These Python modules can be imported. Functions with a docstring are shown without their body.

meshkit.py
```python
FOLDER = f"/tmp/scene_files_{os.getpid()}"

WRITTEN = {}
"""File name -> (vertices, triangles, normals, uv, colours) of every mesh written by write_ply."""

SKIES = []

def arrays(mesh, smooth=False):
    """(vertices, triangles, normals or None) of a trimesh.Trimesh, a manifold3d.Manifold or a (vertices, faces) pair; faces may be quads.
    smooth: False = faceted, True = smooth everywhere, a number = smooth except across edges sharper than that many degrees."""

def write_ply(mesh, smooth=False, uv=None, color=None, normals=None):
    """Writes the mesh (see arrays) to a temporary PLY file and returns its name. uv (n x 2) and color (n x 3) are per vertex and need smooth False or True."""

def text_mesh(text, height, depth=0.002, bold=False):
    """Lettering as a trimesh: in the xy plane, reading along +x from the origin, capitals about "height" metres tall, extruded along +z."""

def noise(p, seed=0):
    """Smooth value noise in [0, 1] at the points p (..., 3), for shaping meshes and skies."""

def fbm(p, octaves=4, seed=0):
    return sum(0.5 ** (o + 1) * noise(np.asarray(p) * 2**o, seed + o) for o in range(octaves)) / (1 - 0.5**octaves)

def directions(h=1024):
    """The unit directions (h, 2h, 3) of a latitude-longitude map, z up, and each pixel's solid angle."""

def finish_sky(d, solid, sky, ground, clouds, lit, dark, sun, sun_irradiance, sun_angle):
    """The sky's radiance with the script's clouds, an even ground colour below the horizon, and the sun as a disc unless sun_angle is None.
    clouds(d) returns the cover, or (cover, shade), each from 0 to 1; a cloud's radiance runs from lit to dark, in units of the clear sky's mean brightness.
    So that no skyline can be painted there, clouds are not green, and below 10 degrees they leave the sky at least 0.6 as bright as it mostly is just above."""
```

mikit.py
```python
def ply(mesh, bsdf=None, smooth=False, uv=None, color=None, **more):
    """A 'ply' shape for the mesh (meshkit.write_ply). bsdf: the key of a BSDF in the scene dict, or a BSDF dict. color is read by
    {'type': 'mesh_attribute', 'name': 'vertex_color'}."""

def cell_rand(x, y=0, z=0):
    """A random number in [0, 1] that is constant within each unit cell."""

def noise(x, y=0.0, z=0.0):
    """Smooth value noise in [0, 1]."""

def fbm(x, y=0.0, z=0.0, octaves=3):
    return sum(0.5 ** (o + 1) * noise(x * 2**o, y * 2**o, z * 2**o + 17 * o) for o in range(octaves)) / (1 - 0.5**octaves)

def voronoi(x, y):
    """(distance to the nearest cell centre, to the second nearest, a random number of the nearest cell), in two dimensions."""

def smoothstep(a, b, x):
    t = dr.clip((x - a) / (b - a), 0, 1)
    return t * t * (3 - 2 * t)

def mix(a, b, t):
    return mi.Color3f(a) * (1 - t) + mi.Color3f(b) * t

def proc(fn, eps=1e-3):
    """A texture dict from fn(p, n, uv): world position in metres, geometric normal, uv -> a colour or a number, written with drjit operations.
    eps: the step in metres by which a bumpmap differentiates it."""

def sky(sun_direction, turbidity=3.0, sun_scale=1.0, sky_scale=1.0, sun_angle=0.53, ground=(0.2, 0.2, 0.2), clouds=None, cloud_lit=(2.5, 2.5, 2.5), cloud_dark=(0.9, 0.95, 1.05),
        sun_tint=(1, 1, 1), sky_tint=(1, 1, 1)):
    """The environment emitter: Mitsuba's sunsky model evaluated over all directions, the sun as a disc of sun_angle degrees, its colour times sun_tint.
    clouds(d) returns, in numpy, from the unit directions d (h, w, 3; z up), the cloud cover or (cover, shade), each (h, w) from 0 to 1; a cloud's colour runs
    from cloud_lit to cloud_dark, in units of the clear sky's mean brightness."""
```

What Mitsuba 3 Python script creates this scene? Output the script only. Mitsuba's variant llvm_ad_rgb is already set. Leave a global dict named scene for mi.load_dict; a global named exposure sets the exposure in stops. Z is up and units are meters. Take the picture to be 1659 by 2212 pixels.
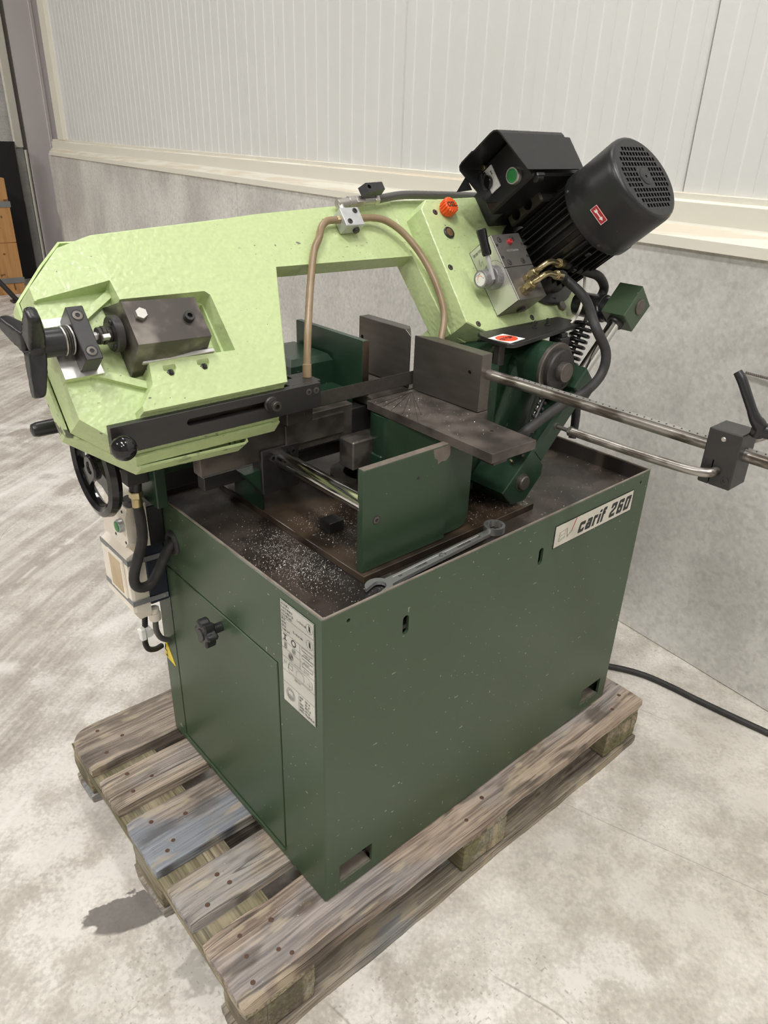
import math, random
import numpy as np, trimesh, mitsuba as mi, drjit as dr
import manifold3d as m3
import shapely.geometry as sg
from shapely import affinity, union_all
import mikit, meshkit
from mikit import noise, fbm, smoothstep, mix, cell_rand, voronoi

random.seed(7); rng = np.random.default_rng(7)
scene = {'type': 'scene'}
labels = {}
TM = mi.ScalarTransform4f

# ------------------------------------------------------------------ camera, lights, exposure
CAM_R = np.array([[0.75188079, -0.65862958, 0.0297044], [-0.28077873, -0.3606463, -0.88943665], [0.59652207, 0.66040997, -0.4560922]])
CAM_C = np.array([-0.53200634, -0.71594392, 1.43057266])
tw = np.eye(4); tw[:3, 0] = -CAM_R[0]; tw[:3, 1] = -CAM_R[1]; tw[:3, 2] = CAM_R[2]; tw[:3, 3] = CAM_C
scene['camera'] = {'type': 'perspective', 'fov': 55.3455, 'fov_axis': 'x', 'near_clip': 0.02, 'far_clip': 100.0, 'to_world': TM(tw)}
exposure = 0.0
# ceiling lamps: centre x, y, length, width, along 'x' or 'y', radiance (r, g, b)
CEIL = 5.6
LAMPS = [
    (-1.6, -0.9, 1.5, 0.45, 'y', 70),
    (-4.8, 1.5, 0.9, 0.45, 'y', 110),
    (-4.8, 6.5, 1.5, 0.45, 'y', 115),
    (-4.2, -4.2, 1.5, 0.45, 'y', 40),
    (-1.6, -3.6, 1.5, 0.45, 'y', 45),
    (0.75, 2.2, 1.5, 0.30, 'y', 26),
    (0.75, -1.5, 0.9, 0.30, 'y', 46),
]
LAMP_TINT = (1.0, 0.985, 0.955)

# ------------------------------------------------------------------ helpers
def mat(name, d):
    if d.get('type') in ('principled', 'roughplastic', 'roughconductor', 'diffuse', 'bumpmap', 'plastic', 'blendbsdf'):
        d = {'type': 'twosided', 'bsdf': d}
    scene[name] = d

def rgb(c): return {'type': 'rgb', 'value': list(c)}
def pr(c, rough=0.5, metal=0.0, spec=0.5, **k):
    d = {'type': 'principled', 'base_color': mikit.proc(c) if callable(c) else rgb(c), 'roughness': mikit.proc(rough) if callable(rough) else rough}
    if metal: d['metallic'] = metal
    else: d['specular'] = spec
    d.update(k); return d
def bump(d, fn, scale=1.0, eps=1e-3): return {'type': 'bumpmap', 'arbitrary': mikit.proc(fn, eps), 'bsdf': d, 'scale': scale}

class Fr:
    def inv(s, p): return (np.asarray(p, float) - s.o) @ s.A
    def __init__(s, o, x, y, z): s.o = np.array(o, float); s.A = np.array([x, y, z], float).T
    def __call__(s, p): return np.asarray(p, float) @ s.A.T + s.o
    def d(s, v): return s.A @ np.asarray(v, float)
W = Fr((0, 0, 0), (1, 0, 0), (0, 1, 0), (0, 0, 1))
_al = math.radians(51)
B = Fr((0, 0.30, 1.0), (1, 0, 0), (0, math.cos(_al), math.sin(_al)), (0, -math.sin(_al), math.cos(_al)))   # the tilted saw bow
FY = lambda x, z, y=0.0: Fr((x, y, z), (1, 0, 0), (0, 0, 1), (0, -1, 0))        # faces -y
FX = lambda y, z, x=0.0: Fr((x, y, z), (0, -1, 0), (0, 0, 1), (-1, 0, 0))       # faces -x

def uniq(k):
    if k not in scene and k not in labels: return k
    i = 1
    while f'{k}_{i:03d}' in scene or f'{k}_{i:03d}' in labels: i += 1
    return f'{k}_{i:03d}'

def put(key, mesh, material, frame=None, smooth=32, label=None):
    key = uniq(key)
    if isinstance(mesh, (list, tuple)): mesh = trimesh.util.concatenate([tomesh(m) for m in mesh])
    mesh = tomesh(mesh)
    if frame is not None:
        mesh = mesh.copy(); mesh.vertices = frame(mesh.vertices)
    scene[key] = mikit.ply(mesh, material, smooth=smooth)
    if label: labels[key] = {'label': label}
    return key

def thing(key, label, cat, group=None):
    key = uniq(key); labels[key] = {'label': label, 'category': cat}
    if group: labels[key]['group'] = group
    return key

def tomesh(m):
    if isinstance(m, m3.Manifold):
        q = m.to_mesh(); return trimesh.Trimesh(q.vert_properties[:, :3], q.tri_verts, process=False)
    return m
def man(m):
    if isinstance(m, m3.Manifold): return m
    m = m.copy(); m.merge_vertices()
    return m3.Manifold(m3.Mesh(np.asarray(m.vertices, np.float32), np.asarray(m.faces, np.uint32)))

def hullpts(p): return m3.Manifold.hull_points(np.asarray(p, float).tolist())
def box(x0, x1, y0, y1, z0, z1, c=0.0015):
    if c <= 0:
        return hullpts([(x, y, z) for x in (x0, x1) for y in (y0, y1) for z in (z0, z1)])
    c = min(c, 0.45 * min(abs(x1 - x0), abs(y1 - y0), abs(z1 - z0)))
    P = []
    for sx in (0, 1):
        for sy in (0, 1):
            for sz in (0, 1):
                X, Y, Z = (x0, x1)[sx], (y0, y1)[sy], (z0, z1)[sz]
                dx, dy, dz = (c, -c)[sx], (c, -c)[sy], (c, -c)[sz]
                P += [(X, Y + dy, Z + dz), (X + dx, Y, Z + dz), (X + dx, Y + dy, Z)]
    return hullpts(P)

def basis(d):
    d = np.asarray(d, float); d = d / np.linalg.norm(d)
    a = np.cross(d, [0, 0, 1.0] if abs(d[2]) < 0.9 else [1.0, 0, 0]); a /= np.linalg.norm(a)
    return a, np.cross(d, a), d
def lathe(p, d, prof, seg=32):
    """prof: list of (radius, height along d)"""
    a, b, d = basis(d); p = np.asarray(p, float)
    t = np.arange(seg) * 2 * np.pi / seg
    V, F = [], []
    for r, h in prof:
        r = max(r, 1e-6)
        V.append(p + d * h + r * (np.cos(t)[:, None] * a + np.sin(t)[:, None] * b))
    n = len(prof)
    for i in range(n - 1):
        for j in range(seg):
            k = (j + 1) % seg
            F += [(i * seg + j, i * seg + k, (i + 1) * seg + k), (i * seg + j, (i + 1) * seg + k, (i + 1) * seg + j)]
    V = np.vstack(V)
    if tuple(prof[0]) == tuple(prof[-1]): return trimesh.Trimesh(V, F, process=False)   # a closed ring
    c0, c1 = len(V), len(V) + 1
    V = np.vstack([V, p + d * prof[0][1], p + d * prof[-1][1]])
    for j in range(seg):
        k = (j + 1) % seg
        F += [(c0, k, j), (c1, (n - 1) * seg + j, (n - 1) * seg + k)]
    return trimesh.Trimesh(V, F, process=False)
def cyl(p, q, r, r2=None, c=0.001, seg=32):
    p, q = np.asarray(p, float), np.asarray(q, float); r2 = r if r2 is None else r2
    L = np.linalg.norm(q - p); c = min(c, 0.4 * L, 0.4 * max(r, r2))
    return lathe(p, q - p, [(r - c, 0), (r, c), (r2, L - c), (r2 - c, L)], seg)
def spline(P, n=10):
    P = np.asarray(P, float); Q = np.vstack([2 * P[0] - P[1], P, 2 * P[-1] - P[-2]]); out = []
    for i in range(1, len(Q) - 2):
        for t in np.linspace(0, 1, n, endpoint=False):
            a, b, c, d = Q[i - 1], Q[i], Q[i + 1], Q[i + 2]
            out.append(0.5 * (2 * b + (c - a) * t + (2 * a - 5 * b + 4 * c - d) * t * t + (3 * b - a - 3 * c + d) * t ** 3))
    out.append(P[-1]); return np.array(out)
def tube(P, r, n=10, seg=14, smooth=True):
    P = spline(P, n) if smooth else np.asarray(P, float)
    T = np.gradient(P, axis=0); T /= np.linalg.norm(T, axis=1, keepdims=True)
    a = basis(T[0])[0]; V = []
    ang = np.arange(seg) * 2 * np.pi / seg
    rr = np.broadcast_to(r, (len(P),)) if not callable(r) else r(np.linspace(0, 1, len(P)))
    for i in range(len(P)):
        a = a - T[i] * (a @ T[i]); a /= np.linalg.norm(a); b = np.cross(T[i], a)
        V.append(P[i] + rr[i] * (np.cos(ang)[:, None] * a + np.sin(ang)[:, None] * b))
    F = []
    for i in range(len(P) - 1):
        for j in range(seg):
            k = (j + 1) % seg
            F += [(i * seg + j, i * seg + k, (i + 1) * seg + k), (i * seg + j, (i + 1) * seg + k, (i + 1) * seg + j)]
    V = np.vstack(V); c0, c1 = len(V), len(V) + 1; V = np.vstack([V, P[0], P[-1]]); m = (len(P) - 1) * seg
    for j in range(seg):
        k = (j + 1) % seg; F += [(c0, k, j), (c1, m + j, m + k)]
    return trimesh.Trimesh(V, F, process=False)
def poly_mitre(P, c):
    """inset a counter-clockwise polygon by c, vertex for vertex"""
    P = np.asarray(P, float); n = len(P); out = []
    for i in range(n):
        a, b, d = P[i - 1], P[i], P[(i + 1) % n]
        e1, e2 = b - a, d - b; e1 /= np.linalg.norm(e1); e2 /= np.linalg.norm(e2)
        n1, n2 = np.array([-e1[1], e1[0]]), np.array([-e2[1], e2[0]])
        k = n1 + n2; k = k / max(k @ n1, 0.3)
        out.append(b + k * c)
    return np.array(out)
def ccw(P):
    P = np.asarray(P, float); a = 0.5 * np.sum(P[:, 0] * np.roll(P[:, 1], -1) - np.roll(P[:, 0], -1) * P[:, 1])
    return P if a > 0 else P[::-1]
def layers(Ps, zs):
    """closed solid through polygons of equal vertex count at the heights zs"""
    n = len(Ps[0]); V = np.vstack([np.column_stack([P, np.full(n, z)]) for P, z in zip(Ps, zs)]); F = []
    for i in range(len(Ps) - 1):
        for j in range(n):
            k = (j + 1) % n
            F += [(i * n + j, i * n + k, (i + 1) * n + k), (i * n + j, (i + 1) * n + k, (i + 1) * n + j)]
    tri = m3.triangulate([np.asarray(Ps[0]).tolist()]); t2 = m3.triangulate([np.asarray(Ps[-1]).tolist()])
    F += [(a, c, b) for a, b, c in np.asarray(tri)]; m = (len(Ps) - 1) * n
    F += [(m + a, m + b, m + c) for a, b, c in np.asarray(t2)]
    return trimesh.Trimesh(V, F, process=False)
def prism(P, z0, z1, c=0.0, cb=0.0):
    P = ccw(P)
    Ps, zs = [], []
    if cb: Ps += [poly_mitre(P, cb), P]; zs += [z0, z0 + cb]
    else: Ps += [P]; zs += [z0]
    if c: Ps += [P, poly_mitre(P, c)]; zs += [z1 - c, z1]
    else: Ps += [P]; zs += [z1]
    return layers(Ps, zs)
def extr(geom, z0, z1):
    """shapely geometry with holes -> solid"""
    out = []
    for g in getattr(geom, 'geoms', [geom]):
        if g.area < 1e-12: continue
        cs = m3.CrossSection([np.asarray(g.exterior.coords)[:-1].tolist()] + [np.asarray(r.coords)[:-1].tolist() for r in g.interiors], m3.FillRule.EvenOdd)
        m = tomesh(m3.Manifold.extrude(cs, z1 - z0)); m.vertices[:, 2] += z0; out.append(m)
    return trimesh.util.concatenate(out)
def rrect(x0, x1, y0, y1, r): return sg.box(x0 + r, y0 + r, x1 - r, y1 - r).buffer(r, 6)
def remap(mesh, cols):
    """permute axes: cols gives for (x,y,z) the source column"""
    m = tomesh(mesh).copy(); m.vertices = m.vertices[:, cols]
    if round(np.linalg.det(np.eye(3)[list(cols)])) < 0: m.invert()
    return m
def hexm(p, d, r, h): return lathe(p, d, [(r * 0.92, 0), (r, h * 0.08), (r, h * 0.85), (r * 0.92, h)], 6)
def socket(p, d, r, h):
    a = man(lathe((0, 0, 0), (0, 0, 1), [(r, 0), (r, h * 0.85), (r * 0.9, h)], 24))
    a = a - man(lathe((0, 0, h * 0.35), (0, 0, 1), [(r * 0.52, 0), (r * 0.52, h)], 6))
    m = tomesh(a); u, v, w = basis(d); m.vertices = np.asarray(p) + m.vertices @ np.array([u, v, w]); return m
def bore(p, d, R):
    d = np.asarray(d, float); p = np.asarray(p, float)
    return cyl(p - d * .001, p + d * .0003, R, c=0, seg=24), socket(p - d * .0004, d, R * .80, .0016)
def text(s, h, depth=0.0003, bold=False, center=False, sx=1.0):
    m = meshkit.text_mesh(s, h, depth, bold); m.vertices[:, 0] *= sx
    if center: m.vertices[:, 0] -= m.bounds[:, 0].mean(); m.vertices[:, 1] -= m.bounds[:, 1].mean()
    return m
def move(m, x=0, y=0, z=0, rot=0):
    m = tomesh(m).copy(); c, s = math.cos(rot), math.sin(rot)
    v = m.vertices; m.vertices = np.column_stack([v[:, 0] * c - v[:, 1] * s + x, v[:, 0] * s + v[:, 1] * c + y, v[:, 2] + z]); return m
def line(P, w): return sg.LineString(P).buffer(w / 2, cap_style=2, join_style=2)

# ------------------------------------------------------------------ materials
def f_floor(p, n, uv):
    big = fbm(p.x * 0.9, p.y * 0.9, 0.0, 5)
    ux, uy = p.x * 0.80 + p.y * 0.60, -p.x * 0.60 + p.y * 0.80
    wv = uy + 0.05 * fbm(ux * 2, uy * 2, 1.0, 3)
    streak = fbm(ux * 0.9, wv * 9.0, 3.0, 5)
    mott = fbm(p.x * 14, p.y * 14, 6.0, 5)
    fine = fbm(p.x * 160, p.y * 160, 5.0, 3)
    left = dr.clip(smoothstep(-0.1, -1.0, p.x - 0.5 * p.y + 0.1) + smoothstep(0.4, 1.8, p.y), 0, 1)
    vs = fbm(ux * 3.0, wv * 60.0, 4.0, 4)
    c = mix((0.45, 0.415, 0.365), (0.64, 0.605, 0.55), smoothstep(0.30, 0.70, big * 0.4 + mott * 0.6))
    c = mix(c, mix((0.31, 0.275, 0.24), (0.60, 0.57, 0.525), smoothstep(0.30, 0.68, streak * 0.40 + mott * 0.25 + vs * 0.35)), 0.78 * left)
    c = c * (0.82 + 0.36 * fine)
    blot = fbm(p.x * 5.0 + 9, p.y * 5.0, 7.0, 5)
    c = mix(c, (0.21, 0.185, 0.155), 0.32 * smoothstep(0.58, 0.76, blot * 0.45 + mott * 0.35 + fine * 0.2))
    c = mix(c, (0.76, 0.735, 0.69), 0.40 * smoothstep(0.54, 0.70, fbm(p.x * 2.6 + 4, p.y * 2.6, 2.0, 5) * 0.45 + mott * 0.35 + fine * 0.2))
    c = mix(c, (0.10, 0.09, 0.08), 0.35 * smoothstep(0.88, 0.93, noise(p.x * 190, p.y * 190, 1.0)) * smoothstep(0.60, 0.80, noise(p.x * 4, p.y * 4, 8.0)))
    scr = dr.abs(noise(p.x * 2.3 + 0.7 * p.y, p.y * 2.1 - p.x, 4.0) - 0.5)
    c = mix(c, (0.17, 0.155, 0.13), 0.45 * smoothstep(0.004, 0.0008, scr) * smoothstep(0.45, 0.6, noise(p.x * 7, p.y * 7, 2.0)))
    scr2 = dr.abs(noise(ux * 0.7 + 3, wv * 3.2, 6.0) - 0.5)
    c = mix(c, (0.76, 0.74, 0.71), 0.5 * smoothstep(0.03, 0.004, scr2) * left * smoothstep(0.3, 0.6, mott))
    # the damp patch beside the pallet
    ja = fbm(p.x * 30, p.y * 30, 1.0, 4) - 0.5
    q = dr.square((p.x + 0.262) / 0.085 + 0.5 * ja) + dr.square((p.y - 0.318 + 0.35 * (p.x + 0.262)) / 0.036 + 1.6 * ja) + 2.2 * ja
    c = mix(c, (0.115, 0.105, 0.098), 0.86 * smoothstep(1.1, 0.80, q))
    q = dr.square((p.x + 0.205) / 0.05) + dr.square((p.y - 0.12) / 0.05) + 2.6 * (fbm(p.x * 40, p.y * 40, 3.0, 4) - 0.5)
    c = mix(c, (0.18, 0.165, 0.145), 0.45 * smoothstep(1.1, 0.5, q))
    return c
mat('m_floor', pr(f_floor, lambda p, n, uv: 0.42 + 0.35 * fbm(p.x * 6, p.y * 6, 0.0, 3), spec=0.35))

def f_conc(p, n, uv):
    a = fbm(p.y * 2.2, p.z * 2.2, 1.0, 4); b = fbm(p.y * 95, p.z * 95, p.x * 95, 3); s = fbm(p.y * 9, p.z * 2.5, 4.0, 4)
    c = mix((0.495, 0.483, 0.458), (0.67, 0.658, 0.63), smoothstep(0.3, 0.7, a * 0.8 + s * 0.2))
    c = c * (0.82 + 0.36 * b)
    return mix(c, (0.33, 0.32, 0.30), 0.22 * smoothstep(0.52, 0.72, fbm(p.y * 60, p.z * 60, 5.0, 4)))
mat('m_concrete', pr(f_conc, 0.75, spec=0.25))
mat('m_concrete_dark', pr(lambda p, n, uv: f_conc(p, n, uv) * 0.55, 0.8, spec=0.2))
mat('m_panel', pr(lambda p, n, uv: mix((0.665, 0.67, 0.655), (0.72, 0.725, 0.71), fbm(p.y * 1.5, p.z * 1.5, 2.0, 3)), 0.42, spec=0.35))
def f_trim(p, n, uv):
    return mix((0.76, 0.735, 0.64), (0.50, 0.36, 0.20), 0.55 * smoothstep(0.5, 0.95, n.z) * smoothstep(0.38, 0.66, fbm(p.y * 0.8, p.x * 60, p.z * 60, 4)))
mat('m_trim', pr(f_trim, 0.45, spec=0.4))
mat('m_mauve', pr(lambda p, n, uv: mix((0.72, 0.665, 0.665), (0.80, 0.75, 0.75), fbm(p.x * 3, p.z * 1.2, 0.0, 3)), 0.55))
mat('m_steel_post', pr((0.16, 0.14, 0.125), 0.5))
mat('m_black_void', pr((0.02, 0.02, 0.02), 0.7))
mat('m_ceiling', pr((0.42, 0.41, 0.39), 0.8, spec=0.2))
mat('m_hallwall', pr((0.36, 0.355, 0.34), 0.7, spec=0.3))
def f_crate(p, n, uv):
    g = fbm(p.z * 5, p.x * 60, p.y * 60, 4)
    c = mix((0.42, 0.20, 0.07), (0.60, 0.33, 0.13), g)
    return mix(c, (0.07, 0.035, 0.015), 0.8 * smoothstep(0.90, 0.95, noise(p.z * 22, p.x * 30 + p.y * 30, 3.0)))
mat('m_crate', pr(f_crate, 0.6))

def f_lime(p, n, uv):
    c = mix((0.455, 0.560, 0.270), (0.500, 0.598, 0.302), fbm(p.x * 6, p.y * 6, p.z * 6, 3)) * (0.95 + 0.10 * noise(p.x * 230, p.y * 230, p.z * 230))
    d = noise(p.x * 260, p.y * 260, p.z * 260)
    c = mix(c, (0.06, 0.055, 0.04), 0.85 * smoothstep(0.93, 0.955, d) * smoothstep(0.52, 0.64, fbm(p.x * 12, p.y * 12, p.z * 12, 2)))
    chip = fbm(p.x * 95, p.y * 95, p.z * 95 + 11, 3)
    return mix(c, (0.13, 0.12, 0.10), 0.9 * smoothstep(0.80, 0.815, chip) * smoothstep(0.52, 0.6, fbm(p.x * 10 + 5, p.y * 10, p.z * 10, 2)))
def b_lime(p, n, uv): return noise(p.x * 165, p.y * 165, p.z * 165) * 0.75 + noise(p.x * 380, p.y * 380, p.z * 380) * 0.25
mat('m_lime', bump(pr(f_lime, 0.30, spec=0.5, clearcoat=0.3, clearcoat_gloss=0.8), b_lime, 0.0010, 6e-4))
def f_lime_edge(p, n, uv):
    c = f_lime(p, n, uv)
    return mix(c, (0.045, 0.042, 0.035), 0.9 * smoothstep(0.60, 0.66, fbm(p.x * 45, p.y * 45, p.z * 45, 4)) * smoothstep(0.42, 0.55, fbm(p.x * 7 + 3, p.y * 7, p.z * 7, 2)))
mat('m_lime_edge', bump(pr(f_lime_edge, 0.32, spec=0.5), b_lime, 0.0009, 6e-4))

def specks(p, c, col, dens=0.94, s=170.0, k=0.9):
    return mix(c, col, k * smoothstep(dens, dens + 0.02, noise(p.x * s, p.y * s, p.z * s)))
def f_green(p, n, uv):
    g = fbm(p.x * 3, p.y * 3, p.z * 2, 3)
    c = mix((0.037, 0.064, 0.034), (0.048, 0.075, 0.041), g)
    c = specks(p, c, (0.32, 0.33, 0.26), 0.955, 130.0, 0.7)
    return c
mat('m_green', bump(pr(f_green, lambda p, n, uv: 0.26 + 0.16 * fbm(p.x * 5, p.y * 5, p.z * 5, 3), spec=0.5), lambda p, n, uv: noise(p.x * 60, p.y * 60, p.z * 60) + 2.5 * noise(p.x * 9, p.y * 9, p.z * 9), 0.00012, 2e-3))
mat('m_green_shaded', pr(lambda p, n, uv: specks(p, mix((0.022, 0.046, 0.024), (0.030, 0.057, 0.030), fbm(p.x * 5, p.y * 5, p.z * 5, 3)), (0.32, 0.33, 0.26), 0.945, 150.0, 0.7), lambda p, n, uv: 0.24 + 0.2 * fbm(p.x * 7, p.y * 7, p.z * 7, 3), spec=0.5))  # same green paint, darkened in colour for the shaded plate and support
mat('m_green_dark', pr(lambda p, n, uv: specks(p, mix((0.012, 0.032, 0.018), (0.018, 0.044, 0.025), fbm(p.x * 8, p.y * 8, p.z * 8, 3)), (0.3, 0.3, 0.25), 0.96, 200.0, 0.6), 0.30, spec=0.5))
def f_tray(p, n, uv):
    a = fbm(p.x * 7, p.y * 7, 2.0, 4)
    c = mix((0.012, 0.0115, 0.0115), (0.045, 0.034, 0.028), smoothstep(0.35, 0.7, a))
    c = mix(c, (0.15, 0.115, 0.085), 0.6 * smoothstep(0.55, 0.75, fbm(p.x * 16, p.y * 16, 5.0, 4)) * smoothstep(0.40, 0.70, p.x))
    return mix(c, (0.012, 0.008, 0.006), 0.7 * smoothstep(0.60, 0.70, fbm(p.x * 11 + 4, p.y * 11, 6.0, 3)))
mat('m_tray', pr(f_tray, lambda p, n, uv: 0.20 + 0.4 * fbm(p.x * 12, p.y * 12, 1.0, 3), spec=0.6))
mat('m_rim', pr(lambda p, n, uv: mix((0.13, 0.108, 0.09), (0.26, 0.225, 0.19), fbm(p.x * 40, p.y * 40, 0.0, 3)), 0.45, spec=0.5))
def f_base(p, n, uv):
    c = mix((0.013, 0.008, 0.005), (0.060, 0.040, 0.026), smoothstep(0.4, 0.65, fbm(p.x * 9, p.y * 9, p.z * 9, 4)))
    return c
mat('m_base', pr(f_base, lambda p, n, uv: 0.18 + 0.45 * fbm(p.x * 10 + 2, p.y * 10, 0.0, 3), spec=0.6))
def f_steel(p, n, uv):
    a = fbm(p.x * 14, p.y * 14, p.z * 14, 4); b = fbm(p.x * 120, p.y * 25, p.z * 120, 3)
    return mix((0.085, 0.075, 0.067), (0.21, 0.19, 0.172), a * 0.6 + b * 0.4)
mat('m_steel', pr(f_steel, 0.40, metal=0.75))
mat('m_steel_table', pr(lambda p, n, uv: mix((0.050, 0.042, 0.037), (0.140, 0.120, 0.106), smoothstep(0.3, 0.7, fbm(p.x * 18, p.y * 18, p.z * 18, 4))), 0.42, metal=0.35))
mat('m_steel_block', pr(lambda p, n, uv: mix((0.075, 0.066, 0.060), (0.22, 0.195, 0.175), smoothstep(0.4, 0.75, fbm(p.x * 26, p.y * 26, p.z * 26, 4))), 0.36, metal=0.6))
mat('m_black_steel', pr(lambda p, n, uv: mix((0.011, 0.0105, 0.0105), (0.027, 0.025, 0.024), fbm(p.x * 12, p.y * 30, p.z * 30, 4)), 0.40, spec=0.6))
mat('m_valve', pr(lambda p, n, uv: mix((0.16, 0.148, 0.138), (0.30, 0.28, 0.262), fbm(p.x * 20, p.y * 20, p.z * 20, 4)), 0.36, metal=0.7))
mat('m_knob', pr(lambda p, n, uv: mix((0.20, 0.20, 0.205), (0.33, 0.33, 0.335), noise(p.x * 300, p.y * 300, p.z * 300)), 0.42, metal=0.6))
mat('m_rust', pr(lambda p, n, uv: mix((0.085, 0.068, 0.056), (0.20, 0.165, 0.14), fbm(p.x * 50, p.y * 50, p.z * 50, 4)), 0.5, spec=0.5))
mat('m_bare', pr(lambda p, n, uv: mix((0.55, 0.54, 0.52), (0.72, 0.71, 0.69), fbm(p.x * 60, p.y * 60, p.z * 60, 3)), 0.35, metal=0.8))
mat('m_bright', pr((0.52, 0.50, 0.47), 0.36, metal=0.9))
mat('m_chrome', pr((0.66, 0.65, 0.62), 0.10, metal=1.0))
mat('m_scale', pr(lambda p, n, uv: mix((0.24, 0.23, 0.21), (0.42, 0.40, 0.37), fbm(p.y * 30, p.x * 80, 1.0, 3)), 0.38, metal=0.5))
mat('m_satin', pr((0.72, 0.72, 0.71), 0.24, metal=0.85))
def f_rod(p, n, uv):
    return mix((0.12, 0.10, 0.085), (0.40, 0.37, 0.34), smoothstep(0.30, 0.58, fbm(p.x * 60, p.y * 24, p.z * 60, 4)))
mat('m_rod', pr(f_rod, 0.30, metal=0.85))
mat('m_alu', pr(lambda p, n, uv: mix((0.46, 0.465, 0.47), (0.60, 0.605, 0.61), noise(p.x * 90, p.y * 90, p.z * 90)), 0.38, metal=0.55))
mat('m_brass', pr(lambda p, n, uv: mix((0.40, 0.32, 0.16), (0.58, 0.50, 0.31), noise(p.x * 70, p.y * 70, p.z * 70)), 0.26, metal=0.95))
mat('m_blackplastic', bump(pr((0.016, 0.016, 0.017), 0.33, spec=0.5), lambda p, n, uv: noise(p.x * 900, p.y * 900, p.z * 900), 0.00006, 3e-4))
mat('m_blackgloss', pr((0.008, 0.008, 0.009), 0.12, spec=0.55))
mat('m_blackpaint', pr(lambda p, n, uv: specks(p, mix((0.008, 0.008, 0.0085), (0.016, 0.016, 0.017), fbm(p.x * 9, p.y * 9, p.z * 9, 3)), (0.2, 0.2, 0.2), 0.97, 180.0, 0.5), 0.36, spec=0.5))
mat('m_rubber', pr(lambda p, n, uv: mix((0.016, 0.016, 0.016), (0.045, 0.043, 0.042), fbm(p.x * 40, p.y * 40, p.z * 40, 3)), 0.55, spec=0.4))
mat('m_hose_grey', pr((0.085, 0.082, 0.080), 0.30, spec=0.5))
mat('m_hose_amber', {'type': 'principled', 'base_color': mikit.proc(lambda p, n, uv: mix((0.185, 0.122, 0.066), (0.31, 0.228, 0.135), fbm(p.x * 18, p.y * 18, p.z * 30, 3))), 'roughness': 0.28, 'specular': 0.5, 'clearcoat': 0.4})
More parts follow.
